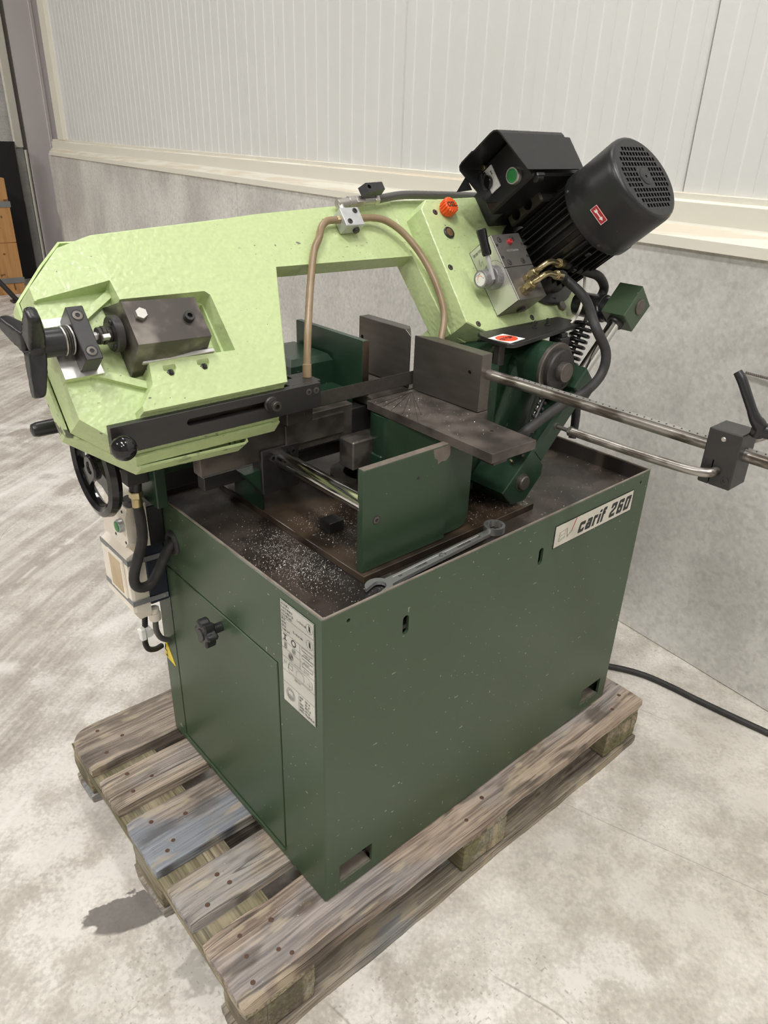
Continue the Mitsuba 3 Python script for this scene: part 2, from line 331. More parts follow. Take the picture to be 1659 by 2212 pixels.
mat('m_cream', pr(lambda p, n, uv: specks(p, mix((0.70, 0.63, 0.53), (0.80, 0.75, 0.66), fbm(p.x * 14, p.y * 14, p.z * 14, 3)), (0.16, 0.10, 0.05), 0.93, 110.0, 0.7), 0.45, spec=0.4))
mat('m_window', pr(lambda p, n, uv: mix((0.34, 0.22, 0.08), (0.60, 0.50, 0.33), fbm(p.x * 40, p.y * 40, p.z * 20, 3)), 0.15, spec=0.5))
mat('m_navy', pr((0.012, 0.019, 0.034), 0.45))
mat('m_strap', pr((0.20, 0.205, 0.21), 0.5))
mat('m_label', pr((0.66, 0.65, 0.60), 0.35))
mat('m_label_logo', pr((0.56, 0.53, 0.46), 0.4))
mat('m_label_metal', pr(lambda p, n, uv: mix((0.50, 0.50, 0.46), (0.66, 0.66, 0.61), noise(p.x * 30, p.y * 30, p.z * 30)), 0.22, metal=0.5))
mat('m_ink', pr((0.012, 0.012, 0.012), 0.4))
mat('m_ink_grey', pr((0.16, 0.16, 0.155), 0.4))
mat('m_yellow', pr((0.80, 0.62, 0.03), 0.35))
mat('m_red', pr((0.40, 0.030, 0.035), 0.35))
mat('m_redlabel', pr((0.70, 0.075, 0.035), 0.35))
mat('m_orange', pr((0.78, 0.10, 0.012), 0.38))
mat('m_greenbutton', pr((0.018, 0.19, 0.045), 0.35))
mat('m_white', pr((0.78, 0.77, 0.74), 0.4))
mat('m_glass_oil', pr((0.16, 0.09, 0.05), 0.06, spec=0.7))
mat('m_steel_dark', pr((0.05, 0.045, 0.04), 0.4, metal=0.4))
mat('m_nail', pr((0.085, 0.045, 0.028), 0.6))
mat('m_chip', pr((0.50, 0.475, 0.44), 0.40, metal=0.6))
mat('m_lamp_housing', pr((0.7, 0.7, 0.7), 0.5))

def wood(ax, tint, blue, seed, dark=0.0, moss=0.0):
    def f(p, n, uv):
        l, a = (p.x, p.y) if ax == 'x' else (p.y, p.x)
        w = a + 0.016 * (fbm(l * 4 + seed, a * 7, seed * 1.7, 3) - 0.5)
        g = fbm(l * 5.5 + seed, w * 200, p.z * 140 + seed, 4)
        g2 = fbm(l * 22 + seed, w * 480, p.z * 320, 3)
        soft = fbm(l * 9 + seed * 2, a * 16, p.z * 16, 4)
        c = mix((0.125, 0.103, 0.086), (0.400, 0.347, 0.295), smoothstep(0.30, 0.70, g * 0.42 + g2 * 0.30 + soft * 0.28)) * mi.Color3f(tint)
        bl = smoothstep(0.48, 0.64, fbm(l * 5 + seed * 3, a * 12, seed + p.z * 12, 4)) * blue
        c = mix(c, mi.Color3f(0.20, 0.235, 0.285) * (0.55 + 0.9 * g), 0.70 * bl)
        c = mix(c, (0.070, 0.058, 0.048), (0.50 + dark) * smoothstep(0.56, 0.74, fbm(l * 9 + seed * 5, a * 26, 2.0, 4)))
        c = mix(c, (0.48, 0.40, 0.28), 0.45 * smoothstep(0.62, 0.76, fbm(l * 14 + seed * 2, a * 50, 9.0, 4)))
        crk = dr.abs(noise(l * 1.6 + seed, w * 55, 2.0) - 0.5)
        c = mix(c, (0.05, 0.042, 0.036), 0.7 * smoothstep(0.035, 0.006, crk) * smoothstep(0.42, 0.54, noise(l * 5 + seed, a * 20, 4.0)))
        kd, k2, kr = voronoi(l * 2.6 + seed * 1.3, a * 7.5)
        c = mix(c, (0.085, 0.06, 0.045), 0.7 * smoothstep(0.11, 0.04, kd))
        if moss: c = mix(c, mi.Color3f(0.105, 0.100, 0.045) * (0.5 + g), moss * smoothstep(0.35, 0.65, fbm(p.x * 12, p.y * 12, p.z * 14 + seed, 3)))
        return c
    def b(p, n, uv):
        l, a = (p.x, p.y) if ax == 'x' else (p.y, p.x)
        return fbm(l * 8 + seed, a * 300, p.z * 240, 3)
    return bump(pr(f, 0.72, spec=0.25), b, 0.0022, 1.0e-3)
mat('m_wood_1', wood('x', (0.92, 0.88, 0.86), 0.2, 1.0))
mat('m_wood_2', wood('x', (1.10, 1.04, 0.98), 0.3, 2.4))
mat('m_wood_3', wood('x', (0.95, 0.93, 0.93), 1.0, 3.1))
mat('m_wood_4', wood('x', (1.12, 1.08, 1.00), 0.6, 4.6))
mat('m_wood_5', wood('x', (1.12, 1.02, 0.96), 0.45, 5.9, 0.15))
mat('m_wood_cross', wood('y', (1.02, 1.0, 0.82), 0.25, 6.5, 0.0, 0.5))
mat('m_wood_block', wood('y', (0.85, 0.84, 0.66), 0.3, 7.7, 0.2, 0.75))
mat('m_wood_low', wood('x', (1.05, 1.05, 1.02), 0.7, 8.8, 0.0, 0.2))

# ------------------------------------------------------------------ the hall
WF = Fr((1.392, -0.14, 0), (0.1, 0.995, 0), (-0.995, 0.1, 0), (0, 0, 1))   # along the back wall, out of it, up
def struct(key, mesh, m, frame=None, smooth=32, label=None):
    k = put(key, mesh, m, frame, smooth); labels[k] = {'kind': 'structure'}
    if label: labels[k]['label'] = label
    return k
struct('floor', box(-9, 4.5, -7, 12, -0.1, 0, 0), 'm_floor', label='worn grey concrete floor with dark stains and scratches')
struct('ceiling', box(-9, 4.5, -7, 12, CEIL + 0.12, CEIL + 0.22, 0), 'm_ceiling', label='pale hall ceiling')
struct('wall_left', box(-9.1, -9, -7, 12, 0, CEIL + 0.12, 0), 'm_hallwall', label='pale wall on the far side of the hall')
struct('wall_front', box(-9, 4.5, -7.1, -7, 0, CEIL + 0.12, 0), 'm_hallwall', label='pale wall behind the viewer')
struct('wall_far', box(-9, 4.5, 12, 12.1, 0, CEIL + 0.12, 0), 'm_hallwall', label='pale end wall of the hall')

labels['wall_back'] = {'kind': 'structure', 'label': 'back wall of concrete below and white ribbed sandwich panels above'}
for s0, s1 in ((-6.0, 3.198), (3.206, 7.2)):
    put('wall_back__concrete_panel', box(s0, s1, -0.2, 0, 0, 1.20, 0.004), 'm_concrete', WF)
def ribbed(s0, s1, z0, z1):
    P = [(s0, -0.10), (s1, -0.10)]; up = []
    s = s0 + 0.012; k = 0
    up.append((s0, -0.058)); up.append((s0 + 0.004, -0.05))
    hi = True; x = s0 + 0.02
    while x < s1 - 0.03:
        d0, d1 = (-0.05, -0.0530) if hi else (-0.0530, -0.05)
        up += [(x, d0), (x + 0.0032, d1)]; hi = not hi; x += 0.0475
    up += [(s1 - 0.004, up[-1][1]), (s1, -0.058)]
    return remap(layers([ccw(P + up[::-1])] * 2, [z0, z1]), (0, 1, 2))
seams = [-6.0, -4.60, -3.30, -2.04, -0.75, 0.521, 1.79, 3.146, 4.45, 5.72, 6.70]
for a, b in zip(seams[:-1], seams[1:]):
    put('wall_back__wall_panel', ribbed(a + 0.0025, b - 0.0025, 1.315, CEIL + 0.12), 'm_panel', WF, smooth=False)
put('wall_back__panel_backing', box(-6, 6.85, -0.2, -0.10, 1.2, CEIL + 0.12, 0), 'm_black_void', WF)
prof = [(-0.10, 1.20), (0.0, 1.20), (0.0, 1.190), (0.014, 1.190), (0.014, 1.216), (0.012, 1.218), (-0.020, 1.246), (-0.022, 1.250), (-0.022, 1.300), (-0.024, 1.302), (-0.034, 1.306), (-0.034, 1.320), (-0.060, 1.322), (-0.10, 1.322)]
struct('trim_1', remap(layers([ccw([(q[0], q[1]) for q in prof])] * 2, [-6.0, 7.1]), (2, 0, 1)), 'm_trim', WF, smooth=False, label='cream metal sill strip between the concrete base and the wall panels')
struct('trim_2', box(6.66, 6.86, -0.12, -0.02, 1.32, CEIL, 0.004), 'm_trim', WF, label='cream upright edge strip at the end of the wall panels')
# opening beyond the wall end, with the grey door leaf and the next piece of wall
labels['door_1'] = {'kind': 'structure', 'label': 'mauve grey door leaf closing the gap beyond the wall end'}
put('door_1__leaf', box(8.20, 8.30, -0.95, -0.045, 0.0, CEIL, 0.003), 'm_mauve', WF)
put('door_1__stile', box(8.192, 8.20, -0.30, -0.27, 0.0, CEIL, 0.002), 'm_mauve', WF)
struct('gap_strip_3', box(8.22, 8.30, -0.045, -0.008, 0, CEIL, 0.002), 'm_steel_post', WF, label='dark strip set in for the shaded gap beside the door leaf')  # dark colour stands in for the shade inside the gap
struct('trim_4', tube([WF((8.17, -0.012, z)) for z in (0.0, 0.4, 0.8, 1.2)], 0.014, 2, 10), 'm_trim', label='thin pale pipe running up the concrete corner')
labels['wall_right'] = {'kind': 'structure', 'label': 'next bay of the back wall beyond the door, concrete below a cream panel'}
put('wall_right__concrete_panel', box(8.20, 11.0, -0.002, 0.165, 0, 1.22, 0.004), 'm_concrete_dark', WF)
put('wall_right__corner_strip', box(8.18, 8.26, -0.002, 0.075, 1.22, CEIL, 0.004), 'm_trim', WF)
put('wall_right__wall_panel', box(8.45, 11.0, 0.0, 0.16, 1.25, CEIL, 0), 'm_concrete', WF)
put('wall_right__sill', box(8.15, 11.0, 0.078, 0.215, 1.215, 1.25, 0.003), 'm_trim', WF)

for i, (x, y, L, w, ax, power) in enumerate(LAMPS):
    hx, hy = (L / 2, w / 2) if ax == 'x' else (w / 2, L / 2)
    t = thing('ceiling_lamp', f'flat white ceiling lamp number {i + 1} above the hall, outside the picture', 'ceiling lamp', 'ceiling lamps')
    labels[t]['label'] = ('white ceiling lamp above the viewer, nearest in front of the saw', 'short white ceiling lamp across the hall, level with the saw', 'white ceiling lamp across the hall at its far end', 'white ceiling lamp across the hall behind the viewer', 'white ceiling lamp straight behind the viewer', 'white ceiling lamp along the back wall beyond the saw', 'white ceiling lamp beside the back wall, right of the saw')[i]
    put(t + '__housing', box(x - hx - 0.02, x + hx + 0.02, y - hy - 0.02, y + hy + 0.02, CEIL + 0.02, CEIL + 0.12, 0.004), 'm_lamp_housing')
    q = trimesh.Trimesh([(x - hx, y - hy, CEIL + 0.018), (x + hx, y - hy, CEIL + 0.018), (x + hx, y + hy, CEIL + 0.018), (x - hx, y + hy, CEIL + 0.018)], [(0, 2, 1), (0, 3, 2)], process=False)
    scene[t + '__diffuser'] = mikit.ply(q, 'm_white'); scene[t + '__diffuser']['emitter'] = {'type': 'area', 'radiance': rgb([power * c for c in LAMP_TINT])}

# ------------------------------------------------------------------ crate and black shade sheet far behind on the left
t = thing('pallet_crate', 'orange brown wooden crate of stacked collars at the far left edge', 'crate')
for z0, z1, y0 in ((0.12, 0.455, 6.90), (0.46, 0.775, 6.90), (0.79, 1.00, 6.915)):
    put(t + '__side_board', box(0.70, 1.655, y0, y0 + 0.022, z0, z1, 0.003), 'm_crate')
    put(t + '__side_board', box(1.635, 1.657, y0 + 0.022, y0 + 0.80, z0, z1, 0.003), 'm_crate')
for z in (0.10, 0.76):
    put(t + '__corner_bracket', box(1.45, 1.663, 6.892, 6.90, z, z + 0.05, 0.001), 'm_strap')
put(t + '__foot', box(0.70, 1.655, 6.90, 7.00, 0, 0.10, 0.004), 'm_crate')
t = thing('shade_sheet', 'tall black sheet set in for the shaded gap between the crate and the concrete corner', 'gap_sheet')
put(t + '__gap_sheet', box(1.74, 2.02, 7.66, 7.70, 0.0, 1.28, 0.003), 'm_black_void'); put(t + '__edge_strip', box(2.02, 2.028, 7.655, 7.705, 0.0, 1.28, 0.001), 'm_steel_post')  # added sheet, its black stands in for the shade behind the crate
t = thing('metal_stand', 'dark metal stand with a slanting leg in front of the crate', 'stand')
put(t + '__leg', tube([(1.12, 6.66, 0.55), (1.455, 6.52, 0.02)], 0.022, 2, 10, False), 'm_black_steel')
put(t + '__foot', box(1.41, 1.50, 6.48, 6.57, 0, 0.02, 0.003), 'm_black_steel')
put(t + '__top_bar', tube([(0.80, 6.78, 0.55), (1.15, 6.66, 0.55)], 0.022, 2, 10, False), 'm_black_steel')

# ------------------------------------------------------------------ pallet
ph = -0.00946833
PF = Fr((-0.2166515, -0.0646479, 0), (math.cos(ph), math.sin(ph), 0), (-math.sin(ph), math.cos(ph), 0), (0, 0, 1))
def plank(x0, x1, y0, y1, z0, z1, seed, rough=0.003, step=0.035, rnd=0.0):
    m = trimesh.creation.box(extents=(x1 - x0, y1 - y0, z1 - z0)); m.apply_translation(((x0 + x1) / 2, (y0 + y1) / 2, (z0 + z1) / 2))
    m = m.subdivide_to_size(step); m.merge_vertices()
    v = m.vertices.copy()
    d = np.stack([meshkit.fbm(v * np.array([14, 14, 14]) + 31 * k + seed * 7, 3, seed + k) - 0.5 for k in range(3)], 1)
    edge = ((np.abs(v[:, 0] - x0) < 1e-6) | (np.abs(v[:, 0] - x1) < 1e-6)).astype(int) + ((np.abs(v[:, 1] - y0) < 1e-6) | (np.abs(v[:, 1] - y1) < 1e-6)) + ((np.abs(v[:, 2] - z0) < 1e-6) | (np.abs(v[:, 2] - z1) < 1e-6))
    c = np.array([(x0 + x1) / 2, (y0 + y1) / 2, (z0 + z1) / 2])
    v += d * rough * np.array([1.6, 1.6, 0.5]) * np.where(edge >= 1, 1, 1)[:, None]
    v -= np.sign(v - c) * np.where(edge >= 2, 0.0022, 0)[:, None]
    if rnd:   # worn round end corner
        dx, dy = v[:, 0] - x0, y1 - v[:, 1]
        k = (dx < rnd) & (dy < rnd); rr = np.hypot(rnd - dx, rnd - dy); k &= rr > rnd
        v[k, 0] = x0 + rnd - (rnd - dx[k]) * rnd / rr[k]; v[k, 1] = y1 - rnd + (rnd - dy[k]) * rnd / rr[k]
    m.vertices = v; return m
t = thing('pallet', 'weathered wooden pallet carrying the green band saw machine', 'pallet')
for i, (v0, v1) in enumerate(((0, .145), (.183, .285), (.327, .475), (.515, .617), (.655, .80))):
    mtl = ('m_wood_5', 'm_wood_4', 'm_wood_3', 'm_wood_2', 'm_wood_1')[i]
    put(t + '__top_board', plank(0, 1.2, v0, v1, .122, .144, i + 1, 0.0045 if i == 0 else 0.003, 0.03, 0.05 if i == 4 else 0.0), mtl, PF, smooth=40)
for i, u0 in enumerate((0.002, .5275, 1.053)):
    put(t + '__stringer_board', plank(u0, u0 + .145, 0.004, .796, .100, .122, 11 + i), 'm_wood_cross', PF, smooth=40)
    for j, (v0, v1) in enumerate(((.0, .10), (.3275, .4725), (.70, .80))):
        put(t + '__block', plank(u0 + 0.004, u0 + .145, v0 + .004, v1 - .004, .022, .100, 20 + 3 * i + j, 0.007, 0.02), 'm_wood_block', PF, smooth=40)
for j, (v0, v1) in enumerate(((-0.004, .10), (.3275, .4725), (.70, .80))):
    put(t + '__bottom_board', plank(0, 1.2, v0, v1, 0, .022, 33 + j, 0.004), 'm_wood_low', PF, smooth=40)
nail = lathe((0, 0, 0), (0, 0, 1), [(0.0052, 0), (0.0052, 0.0012), (0.0040, 0.0022)], 10)
for (u, v) in ((.035, .03), (.10, .05), (.05, .075), (.12, .105), (.06, .115), (.115, .03), (.045, .205), (.10, .22), (.09, .25), (.04, .36), (.06, .375), (.11, .42), (.045, .445), (.05, .545), (.10, .56), (.06, .60), (.05, .69), (.10, .72), (.06, .77),
               (.56, .03), (.63, .05), (.60, .10), (1.10, .03), (1.16, .05), (1.13, .10)):
    put(t + '__nail', move(nail, u, v, .1425), 'm_nail', PF)

# ------------------------------------------------------------------ the band saw: cabinet
S = thing('band_saw', 'green and lime metal cutting band saw on a green cabinet standing on a pallet', 'band saw')
C = S + '__cabinet'
CW, CD, Z0, Z1, ZF = 0.909, 0.599, 0.146, 0.792, 0.757
body = man(box(0, CW, 0, CD, Z0, Z1, 0.003)) - man(box(.004, CW - .004, .004, CD - .004, ZF - 0.004, 1, 0)) - man(box(.006, CW - .006, .006, CD - .006, Z0 - 0.05, ZF - 0.008, 0))
def slot(x, z, h, w): return man(remap(extr(sg.LineString([(x, z - h / 2 + w / 2), (x, z + h / 2 - w / 2)]).buffer(w / 2, 8), -0.02, 0.02), (0, 2, 1)))
for x in (.172, .533): body = body - slot(x, .706, .038, .0135)
for x0, x1 in ((.033, .112), (.797, .876)): body = body - man(box(x0, x1, -.02, .02, .172, .221, 0))
body = body - man(box(-.02, .0045, .1265, .5345, .1715, .6355, 0)) - man(cyl((-.02, .491, .705), (.02, .491, .705), .022, c=0))
for x in (.049, .873): body = body - man(cyl((x, -.01, .770), (x, .01, .770), .0036, c=0, seg=16))
put(C, body, 'm_green', smooth=20)
put(C + '__rim', man(box(0.0005, CW - .0005, .0005, CD - .0005, Z1 - 0.0015, Z1 + 0.0006, 0)) - man(box(.0042, CW - .0042, .0042, CD - .0042, 0, 1, 0)), 'm_rim', label='bare worn metal top edge')
tray = man(box(.0045, CW - .0045, .0045, CD - .0045, ZF - .004, Z1 - .002, 0)) - man(box(.007, CW - .007, .007, CD - .007, ZF, 1, 0))
put(C + '__chip_tray', tray, 'm_tray', smooth=20, label='oily dark brown tray floor')
put(C + '__door_panel', box(-.0012, .003, .1295, .5315, .1745, .6325, 0.0012), 'm_green', smooth=20)
put(C + '__door_hinge_strip', box(-.0008, .0, .5365, .5385, .166, .640, 0), 'm_green_dark')
put(C + '__door_lip', box(-.004, .0, .128, .54, .1665, .1708, 0.001), 'm_green')
for x0 in (.033, .797):
    put(C + '__slot_liner', box(x0 - .01, x0 + .09, .03, .034, .166, .225, 0), 'm_green_dark')
    put(C + '__slot_floor', box(x0, x0 + .079, .0005, .03, .1695, .172, 0), 'm_rim')
# ribbed hand knob of the door
knob = [(0.024 + 0.0045 * math.cos(6 * a)) * np.array([math.cos(a), math.sin(a)]) for a in np.linspace(0, 2 * np.pi, 60, endpoint=False)]
put(C + '__door_knob', [move(prism(knob, 0.0, 0.022, 0.003, 0.003), 0, 0, 0.020), cyl((0, 0, 0), (0, 0, .021), .0095), cyl((0, 0, .041), (0, 0, .0445), .012)], 'm_blackplastic', FX(.318, .602, -.001), label='black lobed hand knob')
# data plate
DP = FX(.111, .568, -.0012)
put(C + '__data_plate', move(box(0, .091, 0, .206, -.0002, .0006, 0.0002)), 'm_label_metal', DP, label='white printed data plate with cutting speeds and blade table')
ink = []
def T_(s, x, y, h=.0042, bold=True, sx=.72): ink.append(move(text(s, h, .0002, bold, sx=sx), x, y, .0006))
def L_(P, w=.0005): ink.append(move(extr(line(P, w), 0, .0002), 0, 0, .0006))
def G_(g): ink.append(move(extr(g, 0, .0002), 0, 0, .0006))
G_(sg.box(.0004, .0004, .0906, .2056).difference(sg.box(.0011, .0011, .0899, .2049)))
for i, s in enumerate(('42 Cr Mo 4', 'X 45 Cr Ni Mo 4', 'X 90 Cr Mo V 18', 'X 5 Cr Ni 1810')): T_(s, .003, .1985 - i * .0068)
T_('I = 33 m / min', .046, .187, .0038)
for i, s in enumerate(('St 60', 'CK 45', 'CK 15', '16 Mn Cr 5')): T_(s, .003, .170 - i * .0068)
T_('II = 66 m / min', .034, .158, .0038)
for y in (.1755, .1455, .1285, .114, .0965, .0685, .043): L_([(0.001, y), (.09, y)])
L_([(.052, .1455), (.052, .0965)]); L_([(.045, .043), (.045, .001)])
for (x, y) in ((.079, .1905), (.079, .160)):
    G_(sg.Point(x, y).buffer(.0088).difference(sg.Point(x, y).buffer(.0083)))
    G_(sg.Polygon([(x - .002, y - .004), (x + .003, y - .006), (x + .002, y + .004), (x - .002, y + .0065)]))
G_(sg.box(.006, .131, .016, .133)); G_(sg.box(.006, .141, .016, .143)); G_(sg.box(.0095, .131, .0125, .143))
G_(sg.Point(.035, .137).buffer(.0068).difference(sg.Point(.035, .137).buffer(.0045)))
for k in range(7): G_(sg.box(.008, .1155 + k * .0017, .016, .1163 + k * .0017))
for k in range(4): G_(sg.Point(.035, .1212).buffer(.0052 - .0013 * k).difference(sg.Point(.035, .1212).buffer(.0047 - .0013 * k)))
for k in range(6): G_(sg.Point(.026, .1052).buffer(.0068 - .0011 * k).difference(sg.Point(.026, .1052).buffer(.0063 - .0011 * k)))
for k, s in enumerate(('6-10 / 1"', '4-6 / 1"', '3-4 / 1"')):
    y = .138 - k * .016
    G_(sg.box(.057, y, .086, y + .006).difference(sg.box(.0575, y + .0005, .0855, y + .0055)))
    for q in range(11): G_(sg.Polygon([(.058 + q * .0025, y), (.0595 + q * .0025, y - .0012), (.0603 + q * .0025, y)]))
    T_(s, .062, y - .0075, .0038)
L_([(.016, .076), (.022, .092), (.070, .092), (.084, .086), (.084, .075), (.078, .071), (.022, .071), (.016, .076)])
L_([(.04, .074), (.04, .084), (.046, .089), (.056, .089), (.061, .085), (.061, .074)]); G_(sg.box(.018, .078, .030, .087).difference(sg.box(.0188, .0788, .0292, .0862)))
L_([(.005, .080), (.007, .088), (.011, .084), (.013, .090)]); L_([(.070, .078), (.082, .078)]); L_([(.076, .073), (.076, .085)])
T_('2900 x 27', .034, .0625, .0036)
for r in (.0125, .0105, .0085): G_(sg.Point(.022, .024).buffer(r).difference(sg.Point(.022, .024).buffer(r - .0005)))
for k in range(4): L_([(.014, .022 - k * .0022), (.030, .022 - k * .0022)], .0006)
for i, (a, b) in enumerate((('AGIP', 'OSO  46'), ('BP', 'HLP  46'), ('ESSO', 'NUTO  46'), ('MOBIL', 'DTE  25'), ('SHELL', 'TELLUS OIL 46'))):
    T_(a, .047, .0345 - i * .0068, .0042); T_(b, .0625, .0345 - i * .0068, .0042, sx=.6)
put(C + '__data_plate_print', ink, 'm_ink', DP, smooth=False, label='black print of the data plate')
# warning triangle
TR = FX(0, 0, -.0006)
put(C + '__warning_triangle', extr(sg.Polygon([(-.590, .418), (-.5985, .372), (-.5985, .362), (-.551, .360)]), -.0004, .0005), 'm_yellow', TR, smooth=False, label='yellow triangle with a black lightning bolt')
put(C + '__lightning_bolt', extr(sg.Polygon([(-.593, .400), (-.589, .398), (-.593, .384), (-.586, .384), (-.589, .370), (-.592, .372), (-.594, .366), (-.586, .366), (-.589, .381), (-.598, .381)]), .0005, .0008), 'm_ink', TR, smooth=False)
# maker's plate on the long side
LF = FY(.5705, .7105, -.0004)
put(C + '__name_plate', box(0, .278, 0, .0485, -.0002, .0006, .0002), 'm_label_logo', Fr(LF.o, *LF.A.T), label='cream name plate with slanted black lettering')
put(C + '__name_plate_border', extr(sg.box(-.0012, -.0012, .2792, .0497).difference(sg.box(0, 0, .278, .0485)), -.0002, .0007), 'm_ink', LF, smooth=False)
def glyph(strokes, w=.0062):
    return union_all([sg.LineString(s).buffer(w / 2, cap_style=2, join_style=1, quad_segs=3) for s in strokes])
h = .021
GL = {'c': ([[(.0145, .014), (.0145, .018), (.0035, .018), (.0035, .003), (.0145, .003), (.0145, .0075)]], .0215),
      'a': ([[(.003, .018), (.0145, .018), (.0145, .0), ], [(.0145, .0108), (.0035, .0108), (.0035, .003), (.0145, .003)]], .0215),
      'r': ([[(.0035, 0), (.0035, .021)], [(.0035, .0175), (.0125, .0175)]], .0160),
      'i': ([[(.0035, 0), (.0035, .0195)], [(.0035, .0225), (.0035, .0275)]], .0105),
      'f': ([[(.0035, 0), (.0035, .0255), (.0115, .0255)], [(.0, .0175), (.0100, .0175)]], .0150),
      ' ': ([], .0125),
      '2': ([[(.0035, .019), (.0035, .0255), (.0150, .0255), (.0150, .0165), (.0035, .009), (.0035, .003), (.0185, .003)]], .0240),
      '6': ([[(.0150, .0200), (.0150, .0255), (.0035, .0255), (.0035, .003), (.0150, .003), (.0150, .0145), (.0035, .0145)]], .0235),
      '0': ([[(.0035, .003), (.0150, .003), (.0150, .0255), (.0035, .0255), (.0035, .003), (.0100, .003)]], .022)}
x = 0.0; word = []
for ch in 'carif 260':
    st, adv = GL[ch]
    if st: word.append(affinity.translate(glyph(st), x, 0))
    x += adv
word = affinity.affine_transform(union_all(word), [1.15, .30, 0, 1.12, .078, .0075])
put(C + '__name_plate_lettering', extr(word, .0006, .0010), 'm_ink', LF, smooth=False, label='black slanted lettering of the name plate')
sk = union_all([line(q, .0008) for q in ([(.016, .010), (.018, .030), (.034, .033), (.034, .014), (.016, .010)], [(.016, .010), (.013, .012), (.0155, .031), (.018, .030)], [(.0185, .014), (.033, .0165)], [(.0175, .021), (.033, .0245)], [(.038, .033), (.042, .012), (.056, .024)],
     [(.040, .033), (.043, .015), (.060, .022), (.058, .026), (.052, .022)], [(.036, .034), (.040, .034)])])
put(C + '__name_plate_emblem', extr(sk, .0006, .0009), 'm_ink_grey', LF, smooth=False, label='small grey line drawing beside the lettering')
put(C + '__name_plate_pen', extr(sg.Polygon([(.0565, .026), (.0580, .0255), (.0700, .0470), (.0675, .0478)]), .0006, .0009), 'm_red', LF, smooth=False)
put(C + '__grommet', lathe((.002, .491, .705), (-1, 0, 0), [(.0145, 0), (.0265, 0), (.0265, .004), (.0225, .008), (.0165, .008), (.0145, .004), (.0145, 0)], 32), 'm_rubber')

# ------------------------------------------------------------------ vise, table and base on the tray
V = S + '__vise'
put(V + '__base_plate', box(.146, .60, .080, .560, ZF, ZF + .014, .001), 'm_base', label='rusty oily base plate')
put(V + '__raised_plate', box(.30, .58, .20, .545, ZF + .014, ZF + .024, .001), 'm_base')
put(V + '__front_plate', box(.150, .348, .090, .105, ZF + .014, .960, .0012), 'm_green_shaded', label='green upright plate with bare top edge')
put(V + '__front_plate_edge', box(.151, .3475, .0905, .1045, .9598, .9604, 0), 'm_rust')
put(V + '__table_support', remap(prism([(.3485, ZF + .014), (.395, ZF + .014), (.408, ZF + .018), (.416, ZF + .026), (.420, ZF + .040), (.420, .957), (.3485, .957)], .098, .26, .003, .003), (0, 2, 1)), 'm_green_shaded')
wp = sg.Polygon([(.305, .958), (.347, .959), (.347, .938), (.338, .930), (.327, .932), (.318, .928), (.316, .938), (.309, .941)])
put(V + '__worn_patch', extr(wp, 0, .0003), 'm_rust', Fr((0, .09, 0), (1, 0, 0), (0, 0, 1), (0, -1, 0)), smooth=False, label='bare worn patch in the green paint')
a_, b_ = bore((.1795, .090, .864), (0, -1, 0), .0082); put(V + '__screw_bore', a_, 'm_black_void'); put(V + '__socket_screw', b_, 'm_steel')
put(V + '__small_hole', cyl((.272, .0895, .915), (.272, .0915, .915), .0026, c=0, seg=12), 'm_black_void')
put(V + '__guide_rod', cyl((.1635, .100, .893), (.1635, .345, .893), .0155), 'm_chrome', label='polished chrome guide rod')

put(V + '__stop_lug', box(.190, .225, .232, .262, ZF + .024 - .010, ZF + .036, .001), 'm_black_steel')
# cross slide carrying the moving jaw
put(V + '__slide_bar', box(.000, .335, .345, .372, .898, .966, .0015), 'm_steel_table', label='dark steel slide bar')
put(V + '__slide_plate', box(.172, .308, .3385, .3455, .914, .956, .001), 'm_steel_table')
put(V + '__clamp_block', box(.118, .200, .338, .372, .832, .920, .002), 'm_black_steel')
for x, z in ((.137, .905), (.181, .908)):
    put(V + '__socket_screw', socket((x, .3375, z), (0, -1, 0), .0075, .009), 'm_black_steel')
put(V + '__slide_bracket', hullpts([(.085, .345, .880), (.135, .345, .880), (.135, .345, .832), (.118, .345, .838), (.085, .375, .880), (.135, .375, .880), (.135, .375, .832), (.118, .375, .838)]), 'm_green_dark')
put(V + '__side_plate', box(.147, .153, .392, .495, ZF + .014, .866, .001), 'm_green_dark')
put(V + '__screw_tube', cyl((-.06, .51, .868), (.17, .51, .868), .0215), 'm_green_dark')
put(V + '__slide_rail', box(.02, .36, .375, .40, .855, .880, .001), 'm_black_steel')
put(V + '__screw_housing', box(.0, .34, .525, .56, .80, .925, .003), 'm_black_steel')
put(V + '__screw_bracket', box(-.034, -.012, .462, .545, .800, .905, .002), 'm_green_dark')
put(V + '__cross_beam', box(.33, .60, .345, .56, .870, .955, .002), 'm_black_steel')
put(V + '__jaw_carriage', hullpts([(.250, .43, .960), (.250, .56, .960), (.250, .43, 1.030), (.250, .56, 1.030), (.258, .44, 1.042), (.258, .555, 1.042), (.345, .44, 1.042), (.345, .555, 1.042), (.352, .43, 1.030), (.352, .43, .960), (.352, .56, .960)]), 'm_green_dark')
put(V + '__jaw_foot', box(.235, .352, .365, .44, .955, .984, .002), 'm_green_dark')
put(V + '__moving_jaw', box(.352, .366, .338, .556, .976, 1.086, .001), 'm_green_dark', label='green moving jaw plate')
put(V + '__moving_jaw_edge', box(.3522, .3665, .3368, .3382, .977, 1.0855, 0), 'm_base')
put(V + '__moving_jaw_face', box(.366, .3675, .3385, .555, .977, 1.085, 0), 'm_steel')
tb = man(prism([(.340, -.010), (.450, -.013), (.4592, .1395), (.496, .1395), (.496, .3195), (.350, .3195)], .957, .975, .001, .001))
